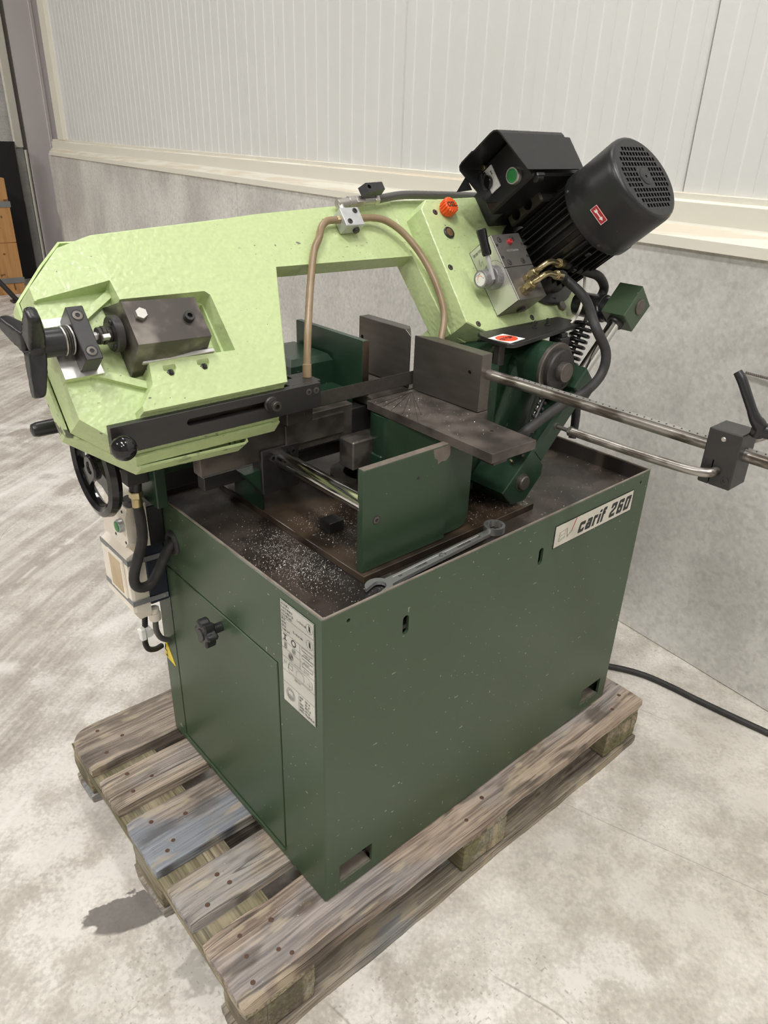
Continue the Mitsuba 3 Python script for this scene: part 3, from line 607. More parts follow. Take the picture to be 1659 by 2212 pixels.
for bx, by in ((.343, .292), (.343, .272), (.343, .245), (.343, .213), (.342, .192), (.345, .172), (.372, .190)):
    a, b = np.array([.4575, .3085]), np.array([bx, by])
    dd = (b - a) / np.linalg.norm(b - a); nn = np.array([-dd[1], dd[0]]) * .0008
    tb = tb - man(prism([a + nn, a - nn, b - nn, b + nn], .9735, .98))
tb = tb - man(cyl((.420, .062, .97), (.420, .062, .98), .0034, c=0, seg=14))
put(V + '__table', tb, 'm_steel_table', smooth=20, label='dark steel table plate scored by fanned saw cuts')
put(V + '__rear_table', box(.366, .500, .3265, .556, .957, .974, .001), 'm_steel_table')
put(V + '__table_foot', box(.395, .432, .030, .068, .925, .957, .001), 'm_base')
put(V + '__front_jaw', man(prism([(.468, .140), (.495, .140), (.495, .283), (.4695, .3175), (.468, .3175)], .976, 1.0855, .001, .001)) - man(cyl((.46, .168, 1.047), (.475, .168, 1.047), .0042, c=0, seg=16)), 'm_steel', smooth=20, label='bare steel fixed jaw nearer the viewer')
j2 = remap(prism([(.3275, .976), (.490, .976), (.490, 1.092), (.345, 1.092), (.3275, 1.080)], .468, .495, .001, .001), (2, 0, 1))
j2 = man(j2) ^ man(prism([(.468, .330), (.4695, .330), (.495, .362), (.495, .491), (.468, .491)], .97, 1.10))
put(V + '__rear_jaw', j2 - man(cyl((.46, .479, 1.05), (.475, .479, 1.05), .0042, c=0, seg=16)), 'm_steel', smooth=20, label='bare steel fixed jaw with a clipped corner')
put(V + '__jaw_bracket', box(.495, .545, .16, .31, .905, 1.05, .003), 'm_green_dark')
# swivel parts below the table
ring = sg.Point(0, 0).buffer(.075, 24).difference(sg.Point(0, 0).buffer(.048, 24)).intersection(sg.box(-.1, -.1, .02, .1))
put(V + '__swivel_arc', move(extr(ring, ZF + .024, ZF + .046), .385, .36), 'm_base', label='curved swivel segment')
put(V + '__swivel_block', box(.30, .41, .30, .345, .845, .905, .003), 'm_steel_block')
put(V + '__swivel_block', box(.345, .47, .27, .345, .79, .875, .003), 'm_green_dark')
put(V + '__swivel_column', cyl((.405, .285, ZF + .02), (.405, .285, .955), .058), 'm_green_dark')
put(V + '__pivot_bolt', [hexm((.315, .285, ZF + .024), (0, 0, 1), .017, .016), cyl((.315, .285, ZF + .04), (.315, .285, .845), .009), cyl((.315, .285, .80), (.315, .285, .806), .016)], 'm_black_steel')
put(V + '__pivot_washer', cyl((.315, .285, ZF + .022), (.315, .285, ZF + .030), .026), 'm_bare')
# handwheel of the vise screw
hc = np.array([-.118, .515, .892])
HW = Fr(hc, (0, -1, 0), (0, 0, 1), (-1, 0, 0))
rimring = sg.Point(0, 0).buffer(.100, 32)
hand = [lathe((0, 0, 0), (0, 0, 1), [(.0725, -.006), (.080, -.0125), (.089, -.011), (.0945, -.002), (.0920, .009), (.082, .012), (.0735, .007), (.0725, -.006)], 56)]
put(V + '__handwheel', hand, 'm_blackgloss', HW, label='glossy black three spoked handwheel')
for k in range(3):
    a = math.radians(98 + 120 * k); d = np.array([math.cos(a), math.sin(a)]); e = np.array([-d[1], d[0]])
    put(V + '__handwheel_spoke', layers([ccw([d * .014 + e * .022, d * .036 + e * .0155, d * .060 + e * .0165, d * .078 + e * .030, d * .078 - e * .030, d * .060 - e * .0165, d * .036 - e * .0155, d * .014 - e * .022])] * 2, [-.006, .003]), 'm_blackgloss', HW)
put(V + '__handwheel_hub', lathe((0, 0, -.03), (0, 0, 1), [(.020, 0), (.024, .018), (.024, .038), (.021, .041), (.012, .041), (.011, .0385)], 32), 'm_blackgloss', HW)
put(V + '__handwheel_grip', lathe((-.012, .0845, .010), (0, 0, 1), [(.006, 0), (.0115, .003), (.0130, .03), (.0125, .070), (.0105, .078), (.006, .080)], 24), 'm_blackplastic', HW)
put(V + '__screw_shaft', cyl((-.115, .515, .892), (-.03, .515, .888), .016), 'm_black_steel')

# ------------------------------------------------------------------ work stop on its scaled rod
K = S + '__work_stop'
put(K + '__stop_rod', cyl((.489, .141, 1.0465), (.489, -.60, 1.0465), .0098), 'm_rod', label='long worn steel stop rod')
put(K + '__scale_strip', hullpts([(.4825, .08, 1.0560), (.4925, .08, 1.0568), (.4825, -.59, 1.0560), (.4925, -.59, 1.0568), (.4830, .08, 1.0545), (.4830, -.59, 1.0545)]), 'm_scale', label='scale with punched tick marks')
ticks = [box(.4865, .4890, y - .0007, y + .0007, 1.0560, 1.0572, 0) for y in np.arange(.07, -.42, -.0125)]
put(K + '__scale_tick', ticks, 'm_ink', smooth=False); labels[K + '__scale_tick'] = {'kind': 'stuff'}
cb = man(box(.464, .512, -.341, -.293, .997, 1.080, .0015)) - man(box(.44, .52, -.3105, -.3085, .99, 1.035, 0))
put(K + '__clamp', cb, 'm_black_steel', smooth=20, label='black steel clamp block')
put(K + '__clamp_screw', socket((.4645, -.332, 1.010), (-1, 0, 0), .0055, .002), 'm_black_steel')
put(K + '__clamp_pin', cyl((.465, -.316, 1.068), (.4628, -.316, 1.068), .0036), 'm_bright')
lev = [(.492, -.347, 1.078), (.488, -.350, 1.092), (.481, -.343, 1.104), (.478, -.329, 1.128), (.478, -.315, 1.150), (.478, -.306, 1.160)]
def lev_r(t): return np.where(t < .3, .0092, np.interp(t, [.3, .5, .85, 1], [.0092, .0066, .0068, .0058]))
put(K + '__clamp_lever', tube(lev, lev_r, 8, 16), 'm_blackplastic', label='black clamping lever')
put(K + '__lever_hub', cyl((.490, -.340, 1.086), (.497, -.372, 1.086), .0105), 'm_blackplastic')
put(K + '__bent_arm', tube([(.446, -.082, 1.012), (.446, -.14, 1.0125), (.446, -.20, 1.013), (.446, -.25, 1.0145), (.446, -.283, 1.016), (.449, -.303, 1.0175), (.456, -.314, 1.019), (.470, -.318, 1.020)], .0068, 8, 18), 'm_rod', label='bent steel arm')
put(K + '__arm_nut', hexm((.446, -.083, 1.012), (0, 1, 0), .0082, .006), 'm_steel_dark')
put(K + '__adjusting_bolt', [cyl((.446, -.085, 1.012), (.446, -.052, 1.012), .0034, c=0), cyl((.446, -.054, 1.012), (.446, -.050, 1.012), .0062)], 'm_steel_dark')
put(K + '__cross_rod', cyl((.50, -.318, 1.052), (.58, -.360, 1.075), .0072), 'm_rod')
put(K + '__cross_rod_knob', cyl((.572, -.356, 1.073), (.580, -.360, 1.075), .0135), 'm_blackplastic')

# ------------------------------------------------------------------ the saw bow (coordinates along the bow: x, up the slope t, out of the face n)
Bw = S + '__saw_bow'
up_ = [(.205, .043), (.205, .345), (-.017, .331), (-.085, .326), (-.137, .311), (-.192, .258), (-.192, .055), (-.122, -.020), (.140, -.020)]
lo_ = [(.205, .043), (.205, .347), (-.017, .336), (-.085, .333), (-.137, .322), (-.197, .264), (-.199, .052), (-.122, -.024), (.150, -.024)]
col_up = ccw([(.146, .043), (.216, .244), (.216, .3475), (-.017, .331), (-.085, .326), (-.137, .313), (-.192, .259), (-.192, .055), (-.122, -.020), (.126, -.020)])
col_lo = ccw([(.146, .043), (.216, .244), (.216, .3475), (-.017, .336), (-.085, .334), (-.138, .324), (-.198, .266), (-.200, .052), (-.122, -.025), (.126, -.025)])
colm = man(layers([col_lo, col_lo * .999 + col_up * .001, col_up, poly_mitre(col_up, .0022)], [-.0262, -.0250, .0478, .050]))
beam = man(layers([ccw([(.15, .245), (.60, .238), (.60, .364), (.396, .3570), (.216, .3475), (.15, .3415)])] * 2, [.013, .050]))
bt = ccw([(.15, .2455), (.60, .2385), (.60, .3615), (.396, .3545), (.168, .3425), (.15, .342)])
post = man(prism([(.540, .24), (.5485, .063), (.586, .033), (.915, .030), (.935, .06), (.935, .330), (.83, .366), (.54, .363)], .0, .052, .002))
bow = colm + beam + post
bow = bow - man(remap(layers([[(.0355, .3), (.0355, .034), (-.0025, .0030), (-.0096, -.0033), (-.0152, .0006), (-.0215, -.0265), (-.03, -.05), (-.2, -.05), (-.2, .3)][::-1]] * 2, [-.4, .30]), (2, 0, 1)))
bow = bow - hullpts([(-.080, .40, .0502), (-.076, .2, .0502), (-.080, .40, .20), (-.076, .2, .20), (-.22, .40, .022), (-.22, .2, .022), (-.22, .4, .2), (-.22, .2, .2)])
pocket = ccw([(-.190, .240), (-.086, .246), (-.083, .213), (.060, .211), (.066, .205), (.069, .109), (-.078, .113), (-.086, .076), (-.114, .046), (-.120, .0), (-.190, .0)])
pk_hi = poly_mitre(pocket, -.003)
bow = bow - man(layers([pocket, pk_hi, poly_mitre(pocket, -.0035)], [.020, .0505, .08]))
bow = bow - hullpts([(-.188, -.01, .020), (-.188, .239, .020), (-.25, -.01, .020), (-.25, .245, .020), (-.188, -.01, .08), (-.188, .239, .08), (-.25, -.01, .08), (-.25, .245, .08)])
bow = bow - man(layers([ccw([(-.02, .205), (.064, .205), (.064, .112), (-.02, .112)])] * 2, [.002, .03]))
def bar2(a, b, w, n0, n1):
    a, b = np.array(a), np.array(b); d = (b - a) / np.linalg.norm(b - a); e = np.array([-d[1], d[0]]) * w / 2
    return man(layers([ccw([a + e, b + e, b - e, a - e])] * 2, [n0, n1]))
bow = bow + bar2((-.150, .196), (-.075, .243), .012, .018, .030) + bar2((-.150, .117), (-.082, .083), .012, .018, .029)
bow = bow + man(prism([(-.196, .112), (-.140, .112), (-.140, .206), (-.196, .206)], .0, .0325, .001))
bow = bow - hullpts([tuple(B.inv((x, y, z))) for x in (-.055, .125) for y in (.290, .3045) for z in (1.017, 1.036)])
for x in (-.048, .009): bow = bow - hullpts([(x - .011, .094, .0505), (x + .011, .094, .0505), (x, .078, .0505), (x - .009, .094, .043), (x + .009, .094, .043), (x - .009, .101, .0505), (x + .011, .101, .0505)])
put(Bw + '__frame', bow, 'm_lime', B, smooth=24, label='lime green cast saw frame with hammered paint')
put(Bw + '__machined_pad', box(-.1965, -.1395, .1115, .2065, .0322, .0332, 0), 'm_bare', B, label='bare bright pad under the clamp')
# rear blade cover whose lip stands out round the left end
cv = ccw([(.20, .36), (-.106, .366), (-.148, .327), (-.2025, .269), (-.2055, .053), (-.118, -.0255), (.066, -.0305), (.074, -.027), (.076, .0), (.20, .03)])
cov = man(layers([cv, cv, poly_mitre(cv, .002)], [-.062, -.030, -.028])) - man(layers([poly_mitre(cv, .004)] * 2, [-.050, -.0]))
put(Bw + '__rear_cover', cov, 'm_lime_edge', B, smooth=24, label='chipped lime green rear cover lip')
rear = ccw([(.15, .287), (.60, .282), (.60, .352), (.15, .346)])
put(Bw + '__rear_cover_bar', layers([rear, rear], [-.045, .012]), 'm_green_dark', B)
# gearbox housing
gl_ = ccw([(.566, .312), (.553, .062), (.594, .034), (.888, .031), (.920, .058), (.932, .110), (.932, .300), (.880, .335), (.588, .331)])
put(Bw + '__gearbox_cover', layers([poly_mitre(gl_, -.003), poly_mitre(gl_, -.001), gl_, poly_mitre(gl_, .002)], [.048, .088, .098, .100]), 'm_lime', B, smooth=24, label='raised lime green gearbox cover')
put(Bw + '__gearbox_side', man(layers([ccw([(.5485, .063), (.588, .0305), (.91, .028), (.93, .055), (.93, .10), (.55, .10)])] * 2, [-.04, .051])), 'm_lime', B, smooth=24)
for (x, t_) in ((.595, .302), (.570, .180), (.578, .054), (.742, .046), (.908, .068), (.640, .322)):
    put(Bw + '__screw_bore', bore((x + .004, t_, .100), (0, 0, 1), .0062)[0], 'm_black_void', B); put(Bw + '__cover_screw', bore((x + .004, t_, .100), (0, 0, 1), .0060)[1], 'm_steel', B)
put(Bw + '__cover_bolt', hexm((.853, .058, .100), (0, 0, 1), .0115, .008), 'm_steel', B, label='plain hex bolt')
# oil cap and sight glass
cap = [(0.0165 + 0.0012 * (1 if (i // 2) % 2 else -1)) * np.array([math.cos(a), math.sin(a)]) for i, a in enumerate(np.linspace(0, 2 * np.pi, 72, endpoint=False))]
put(Bw + '__oil_cap', [move(prism(cap, .106, .124, .002), .627, .303), cyl((.627, .303, .100), (.627, .303, .107), .0135)], 'm_orange', B, label='ribbed orange oil filler cap')
put(Bw + '__oil_cap_lettering', move(text('OIL', .010, .0006, True, True), .627, .303, .124), 'm_steel_dark', B, smooth=False)
put(Bw + '__sight_glass', lathe((.611, .254, .100), (0, 0, 1), [(.0125, 0), (.0125, .003), (.0112, .0042), (.0092, .0042), (.0090, .0034)], 32), 'm_black_steel', B, label='round oil sight glass')
put(Bw + '__sight_glass_lens', lathe((.611, .254, .1025), (0, 0, 1), [(.0091, 0), (.0088, .0014), (.005, .0024), (.001, .0026)], 24), 'm_glass_oil', B)

# blade tension slide
Tn = S + '__blade_tensioner'
blk = hullpts([(-.096, .194, .085), (.020, .188, .085), (.022, .121, .085), (-.096, .124, .085), (-.100, .219, .022), (.030, .209, .022), (.030, .113, .022), (-.100, .106, .022), (-.100, .100, .022)])
put(Tn + '__slide_block', man(blk), 'm_steel_block', B, smooth=20, label='brownish steel slide block')
put(Tn + '__gib_strip', box(-.086, .036, .1085, .1155, .022, .0525, .001), 'm_bare', B)
put(Tn + '__hex_bolt', hexm((-.076, .169, .085), (0, 0, 1), .0098, .008), 'm_bright', B, label='bright hex bolt head')
put(Tn + '__socket_bolt', socket((-.004, .155, .085), (0, 0, 1), .0085, .009), 'm_black_steel', B)
for x in (-.048, .009):
    put(Tn + '__grease_nipple', lathe((x, .0885, .044), (0, 0, 1), [(.0052, 0), (.0052, .004), (.0032, .005), (.0032, .009), (.0018, .011)], 14), 'm_black_steel', B)
put(Tn + '__flange', lathe((-.104, .1615, .052), (-1, 0, 0), [(.027, 0), (.027, .010), (.0255, .012), (.016, .012)], 40), 'm_black_steel', B)
for a in (60, 180, 300): put(Tn + '__flange_screw', socket((-.1155, .1615 + .020 * math.cos(math.radians(a)), .052 + .020 * math.sin(math.radians(a))), (-1, 0, 0), .004, .003), 'm_black_steel', B)
put(Tn + '__collar', [cyl((-.116, .1615, .052), (-.124, .1615, .052), .0115), cyl((-.124, .1615, .052), (-.130, .1615, .052), .0135), cyl((-.130, .1615, .052), (-.1365, .1615, .052), .0125)], 'm_steel_dark', B)
put(Tn + '__collar_screw', box(-.134, -.122, .150, .157, .057, .067, .001), 'm_bare', B)
put(Tn + '__spindle', cyl((-.10, .1615, .052), (-.20, .1615, .052), .0065), 'm_bright', B)
put(Tn + '__clamp_block', box(-.172, -.147, .118, .202, .0332, .0725, .0012), 'm_black_steel', B, smooth=20, label='black clamp block')
for t_ in (.187, .131):
    a_, b_ = bore((-.1595, t_, .0725), (0, 0, 1), .0090); put(Tn + '__screw_bore', a_, 'm_black_void', B); put(Tn + '__clamp_screw', b_, 'm_steel', B)
for x, r, m_ in ((-.174, .0215, 'm_bright'), (-.1775, .021, 'm_steel_dark'), (-.181, .0215, 'm_steel_dark'), (-.1845, .0215, 'm_bright')):
    put(Tn + '__spring_washer', cyl((x, .1615, .052), (x - .0028, .1615, .052), r), m_, B)
put(Tn + '__handle_hub', lathe((-.187, .1615, .052), (-1, 0, 0), [(.0200, 0), (.0205, .004), (.0200, .030), (.0225, .034), (.0225, .046), (.020, .050), (.0145, .050), (.0135, .043)], 40), 'm_blackplastic', B, label='black three armed tension handle')
HF = Fr(B((-.226, .1615, .052)), B.d((0, 1, 0)), B.d((0, 0, 1)), B.d((1, 0, 0)))
for a, L in ((86, .083), (322, .083), (202, .072)):
    d = np.array([math.cos(math.radians(a)), math.sin(math.radians(a))]); e = np.array([-d[1], d[0]])
    p3 = lambda r, w, z: [(*(d * r + e * w), z), (*(d * r - e * w), z)]
    arm = hullpts(p3(.008, .0155, .012) + p3(.008, .0155, -.012) + p3(L * .55, .0130, .006) + p3(L * .55, .0130, -.016) + p3(L * .95, .0105, -.003) + p3(L * .95, .0105, -.019) + p3(L, .008, -.006) + p3(L, .008, -.017))
    am = tomesh(arm.refine_to_length(.006)); trimesh.smoothing.filter_taubin(am, iterations=8)
    put(Tn + '__handle_arm', am, 'm_blackplastic', HF, smooth=50)

# ------------------------------------------------------------------ blade guide arm and blade
G = S + '__blade_guide'
ga = man(box(-.166, .212, .284, .297, 1.0005, 1.0455, .0008)) - man(remap(extr(sg.LineString([(-.040, 1.0265), (.118, 1.0265)]).buffer(.0058, 8), .27, .31), (0, 2, 1)))
put(G + '__guide_arm', ga, 'm_black_steel', smooth=20, label='long black steel guide arm with a slot')
put(G + '__slot_backing', box(-.053, .124, .3030, .3042, 1.0175, 1.0355, 0), 'm_base')
put(G + '__arm_washer', lathe((.108, .2845, 1.0265), (0, -1, 0), [(.0135, 0), (.0135, .003), (.0115, .005), (.0105, .012)], 32), 'm_black_steel')
put(G + '__arm_bolt', socket((.108, .273, 1.0265), (0, -1, 0), .0088, .009), 'm_steel_dark')
for x in (.186, .202):
    a_, b_ = bore((x, .284, 1.0325), (0, -1, 0), .0072); put(G + '__screw_bore', a_, 'm_black_void'); put(G + '__arm_screw', b_, 'm_steel')
put(G + '__guide_head', man(box(.155, .222, .297, .352, 1.0005, 1.0455, .0012)) - man(box(.13, .185, .330, .36, 1.03, 1.06, 0)), 'm_black_steel', smooth=20)
put(G + '__guide_pad', box(.150, .206, .300, .345, .972, 1.0005, .001), 'm_steel_dark')
put(G + '__pad_roller', cyl((.192, .2995, .987), (.192, .302, .987), .006), 'm_steel_dark')
n_t = 150; xs = np.linspace(.13, .62, n_t * 2 + 1); zz = np.where(np.arange(n_t * 2 + 1) % 2 == 0, .9845, .9870)
bl = ccw(list(zip(xs, zz)) + [(.62, 1.0125), (.13, 1.0125)])
put(G + '__blade', remap(prism(bl, .3222, .3236), (0, 2, 1)), 'm_steel', smooth=False, label='toothed band saw blade')
put(G + '__ball_lever', cyl((-.160, .2845, 1.020), (-.160, .276, 1.020), .005), 'm_steel_dark')
put(G + '__ball_knob', trimesh.creation.icosphere(4, .0188).apply_translation((-.158, .262, 1.0195)), 'm_blackgloss', smooth=True, label='glossy black ball knob')

# ------------------------------------------------------------------ coolant lines
Q = S + '__coolant_line'
def bpts(L): return [B(p) for p in L]
put(Q + '__manifold', box(.381, .4255, .296, .334, .053, .0805, .0012), 'm_alu', B, smooth=20, label='aluminium distributor block')
for x, t_ in ((.414, .326), (.3925, .305)): put(Q + '__manifold_screw', socket((x, t_, .0803), (0, 0, 1), .0052, .0016), 'm_black_steel', B)
put(Q + '__plug', lathe((.411, .296, .066), (0, -1, 0), [(.0068, 0), (.0068, .004), (.0050, .006), (.003, .0063)], 20), 'm_steel_dark', B)
put(Q + '__hose_fitting', hexm((.381, .318, .066), (-1, 0, 0), .0080, .006), 'm_brass', B); put(Q + '__hose_fitting', hexm((.4255, .318, .066), (1, 0, 0), .0080, .006), 'm_brass', B)
put(Q + '__amber_hose', tube(bpts([(.376, .318, .066), (.352, .3165, .066), (.333, .304, .066), (.318, .284, .066)]) + [np.array(p) for p in ((.299, .418, 1.239), (.266, .385, 1.186), (.235, .350, 1.131), (.219, .332, 1.087), (.2105, .322, 1.046))], .0068, 10, 16), 'm_hose_amber', label='brown translucent hose to the left blade guide')
put(Q + '__hose_sleeve', cyl((.2105, .322, 1.044), (.2135, .326, 1.068), .0080), 'm_hose_amber')
put(Q + '__amber_hose', tube(bpts([(.428, .318, .066), (.462, .317, .068), (.492, .305, .072), (.518, .272, .076), (.536, .220, .078), (.543, .160, .076), (.538, .100, .068)]) + [np.array((.516, .292, 1.075))], .0068, 10, 16), 'm_hose_amber', label='brown translucent hose to the right blade guide')
put(Q + '__elbow', [cyl(B((.398, .332, .067)), B((.398, .352, .067)), .0068), cyl(B((.392, .350, .067)), B((.420, .353, .067)), .0085), cyl(B((.419, .353, .067)), B((.436, .354, .067)), .0102)], 'm_bright', label='nickel plated elbow')
put(Q + '__valve_body', [hexm(B((.436, .354, .067)), B.d((1, .02, 0)), .0115, .020), cyl(B((.456, .355, .067)), B((.484, .356, .067)), .0095), hexm(B((.484, .356, .067)), B.d((1, .02, 0)), .0105, .012)], 'm_bright')
put(Q + '__valve_lever', man(hullpts([(.444, .352, .082), (.444, .372, .082), (.495, .356, .082), (.495, .374, .082), (.452, .352, .098), (.452, .372, .098), (.495, .358, .098), (.495, .374, .098)])) - man(cyl((.458, .364, .09), (.458, .364, .11), .0042, c=0)), 'm_blackplastic', B, smooth=20, label='black tap lever')
put(Q + '__grey_hose', tube(bpts([(.494, .356, .067), (.515, .359, .068), (.566, .364, .068), (.63, .361, .070), (.738, .354, .073), (.82, .343, .080), (.90, .345, .06)]), .0082, 10, 16), 'm_hose_grey', label='dark grey supply hose along the top of the bow')

# ------------------------------------------------------------------ drive motor
Mo = S + '__motor'
MX, MT = .840, .167
MF = Fr(B((MX, MT, .0945)), B.d((1, 0, 0)), B.d((0, 1, 0)), B.d((0, 0, 1)))
put(Mo + '__flange', lathe((0, 0, 0), (0, 0, 1), [(.100, 0), (.104, .003), (.104, .012), (.100, .014), (.080, .016), (.074, .040), (.070, .048)], 56), 'm_blackpaint', MF, label='round black mounting flange')
for a in (-95, -50, -140, 85): put(Mo + '__flange_hole', cyl((.088 * math.cos(math.radians(a)), .088 * math.sin(math.radians(a)), .0138), (.088 * math.cos(math.radians(a)), .088 * math.sin(math.radians(a)), .0150), .0062, c=0, seg=18), 'm_black_void', MF)
put(Mo + '__body', cyl((0, 0, .046), (0, 0, .188), .0735, c=.003, seg=56), 'm_blackpaint', MF)
finm = box(.072, .0865, -.0013, .0013, .050, .190, .0005)
for k in range(34):
    a = 2 * math.pi * (k + .5) / 34
    put(Mo + '__fin', move(finm, rot=a), 'm_blackpaint', MF, smooth=False)
for a, z in ((-118, .10), (-125, .15)):
    aa = math.radians(a); put(Mo + '__drain_lug', move(box(.080, .089, -.005, .005, z, z + .012, .002), rot=aa), 'm_blackpaint', MF)
co = [(.0905, .180), (.0925, .183), (.0925, .196), (.0905, .200), (.0892, .284), (.0882, .2915), (.0858, .2965), (.0822, .2990), (.0803, .2995)]
put(Mo + '__fan_cover', lathe((0, 0, 0), (0, 0, 1), co + [(.0785, .2975), (.0800, .2965), (.0850, .290), (.0870, .283), (.0870, .186), (.0905, .180)], 72), 'm_blackpaint', MF, label='black fan cover')
grid = sg.Point(0, 0).buffer(.0806, 32)
cells = []
for i in range(-8, 8):
    for j in range(-7, 7):
        x, y = (i + .5) * .0100, (j + .5) * .0108
        r = math.hypot(x, y)
        if r < .069 and not (abs(x) < .019 and abs(y) < .024): cells.append(sg.box(x - .0033, y - .0037, x + .0033, y + .0037))
gr = grid.difference(union_all(cells))
put(Mo + '__grille', extr(gr, .2975, .2995), 'm_blackpaint', MF, smooth=20, label='perforated end of the fan cover')
put(Mo + '__grille_boss', lathe((0, 0, .2990), (0, 0, 1), [(.0165, 0), (.0165, .0012), (.0150, .002), (.0032, .002), (.0030, .0)], 32), 'm_blackpaint', MF)
put(Mo + '__fan_hub', lathe((0, 0, .19), (0, 0, 1), [(.02, 0), (.02, .08)], 24), 'm_black_steel', MF)
for k in range(7):
    put(Mo + '__fan_blade', move(box(.018, .076, -.001, .001, .225, .268, 0), rot=2 * math.pi * k / 7 + .3), 'm_steel_post', MF, smooth=False)
for a in (150, -52, 30, -130): 
    aa = math.radians(a); put(Mo + '__cover_screw', lathe((.0920 * math.cos(aa), .0920 * math.sin(aa), .190), (math.cos(aa), math.sin(aa), 0), [(.0035, 0), (.0035, .002), (.002, .003)], 12), 'm_steel_dark', MF)
aa = math.radians(200)
AR = Fr(MF((.0912 * math.cos(aa), .0912 * math.sin(aa), .232)), MF.d((-math.sin(aa), math.cos(aa), 0)), MF.d((0, 0, 1)), MF.d((math.cos(aa), math.sin(aa), 0)))
put(Mo + '__direction_label', box(-.0175, .0175, -.008, .008, -.0012, .0006, .0002), 'm_red', AR, label='small red label with a white arrow')
put(Mo + '__direction_arrow', extr(union_all([line([(-.009, 0), (.009, 0)], .0022), sg.Polygon([(.013, 0), (.006, .004), (.006, -.004)]), sg.Polygon([(-.013, .003), (-.007, .003), (-.004, 0), (-.007, -.003), (-.013, -.003), (-.010, 0)]), sg.box(-.0175, -.008, .0175, .008).difference(sg.box(-.0168, -.0073, .0168, .0073))]), .0006, .0009), 'm_white', AR, smooth=False)
put(Mo + '__terminal_foot', man(box(-.075, -.010, .070, .096, .035, .130, .004)) - man(cyl((-.08, .085, .06), (-.05, .085, .06), .011, c=0)) - man(cyl((-.08, .085, .095), (-.05, .085, .095), .011, c=0)), 'm_steel_dark', MF, smooth=20)

# ------------------------------------------------------------------ control box under its bent hood
X_ = S + '__control_box'
put(X_ + '__case', box(.690, .865, .256, .345, .150, .278, .004), 'm_blackpaint', B, smooth=20, label='black switch box')
put(X_ + '__case_foot', box(.735, .845, .262, .338, .095, .150, .003), 'm_blackpaint', B)
def sheet(P, x0, x1, w=.0022):
    return remap(extr(sg.LineString(P).buffer(w / 2, cap_style=2, join_style=1), x0, x1), (2, 0, 1))
hood = man(sheet([(.262, .286), (.338, .286), (.345, .284), (.3485, .278), (.3495, .270), (.3495, .188), (.3475, .180), (.341, .1765), (.268, .1765)], .626, .828, .0026))
hood = hood - hullpts([(.55, .20, .22), (.55, .20, .40), (.668, .258, .22), (.668, .258, .40), (.55, .37, .22), (.55, .37, .40), (.622, .37, .22), (.622, .37, .40), (.668, .20, .22), (.668, .20, .40)])
hood = hood - hullpts([(.55, .20, .10), (.55, .20, .19), (.668, .25, .10), (.668, .25, .19), (.55, .37, .10), (.55, .37, .19), (.612, .37, .10), (.612, .37, .19), (.668, .20, .10), (.668, .20, .19)])
put(X_ + '__hood', hood, 'm_blackpaint', B, smooth=24, label='bent black sheet metal hood')
put(X_ + '__side_flap', hullpts([(.64, .300, .172), (.64, .330, .172), (.59, .294, .175), (.64, .300, .1735), (.64, .330, .1735), (.59, .294, .1765)]), 'm_blackpaint', B)
put(X_ + '__hinge', [cyl((.700, .2535, .2715), (.718, .2535, .2715), .0075), box(.698, .722, .252, .262, .2685, .2815, .002)], 'm_blackpaint', B)
SF = Fr(B((.6895, .3105, .180)), B.d((0, 0, 1)), B.d((0, 1, 0)), B.d((-1, 0, 0)))   # right = n, up = t
put(X_ + '__switch_plate', box(-.0235, .0235, -.0235, .0235, -.0005, .003, .0008), 'm_white', SF, label='white square switch plate')
put(X_ + '__switch_print', [move(text('0', .007, .0003, True, True), -.014, .0165, .003), move(text('I', .007, .0003, True, True), .017, .010, .003), move(text('2', .007, .0003, True, True), .002, .0185, .003)], 'm_ink', SF, smooth=False)
put(X_ + '__switch_knob', [cyl((0, 0, .003), (0, 0, .012), .0140), move(box(-.0048, .0048, -.018, .018, .009, .025, .0022), rot=math.radians(-25))], 'm_blackgloss', SF, label='black rotary switch')
put(X_ + '__button_ring', lathe(SF((.062, -.0295, .0)), SF.d((0, 0, 1)), [(.0165, 0), (.0165, .008), (.0150, .011), (.0128, .011), (.0126, .008)], 36), 'm_bright')
put(X_ + '__start_button', lathe(SF((.062, -.0295, .004)), SF.d((0, 0, 1)), [(.0124, 0), (.0124, .0058), (.010, .0065), (.001, .0066)], 32), 'm_greenbutton', label='round green push button')
put(X_ + '__brass_screw', lathe(SF((.003, .031, -.001)), SF.d((0, 0, 1)), [(.006, 0), (.006, .003), (.004, .004)], 14), 'm_brass')

# ------------------------------------------------------------------ feed valve block on the gearbox
Y_ = S + '__feed_valve'
put(Y_ + '__lower_block', box(.645, .732, .062, .1325, .100, .1655, .001), 'm_valve', B, smooth=20, label='lower steel valve block')
put(Y_ + '__upper_block', box(.645, .732, .1335, .205, .100, .1655, .001), 'm_valve', B, smooth=20, label='upper steel valve block')
for x, t_, r in ((.664, .193, .0062), (.703, .193, .0062), (.665, .143, .0062), (.707, .143, .0062)): put(Y_ + '__screw_bore', bore((x, t_, .1655), (0, 0, 1), r)[0], 'm_black_void', B); put(Y_ + '__block_screw', bore((x, t_, .1655), (0, 0, 1), r)[1], 'm_steel', B)
for x, t_ in ((.651, .182), (.652, .155), (.726, .180), (.727, .152)): put(Y_ + '__pin_hole', cyl((x, t_, .1652), (x, t_, .1658), .0034, c=0, seg=14), 'm_black_void', B)
put(Y_ + '__sealed_screw', lathe((.690, .186, .1655), (0, 0, 1), [(.0058, 0), (.0055, .004), (.0048, .006), (.0030, .006), (.0028, .004)], 16), 'm_red', B)
put(Y_ + '__stamped_mark', move(text('PETERMANN', .0042, .0002, True, True), .690, .168, .1655), 'm_bare', B, smooth=False)
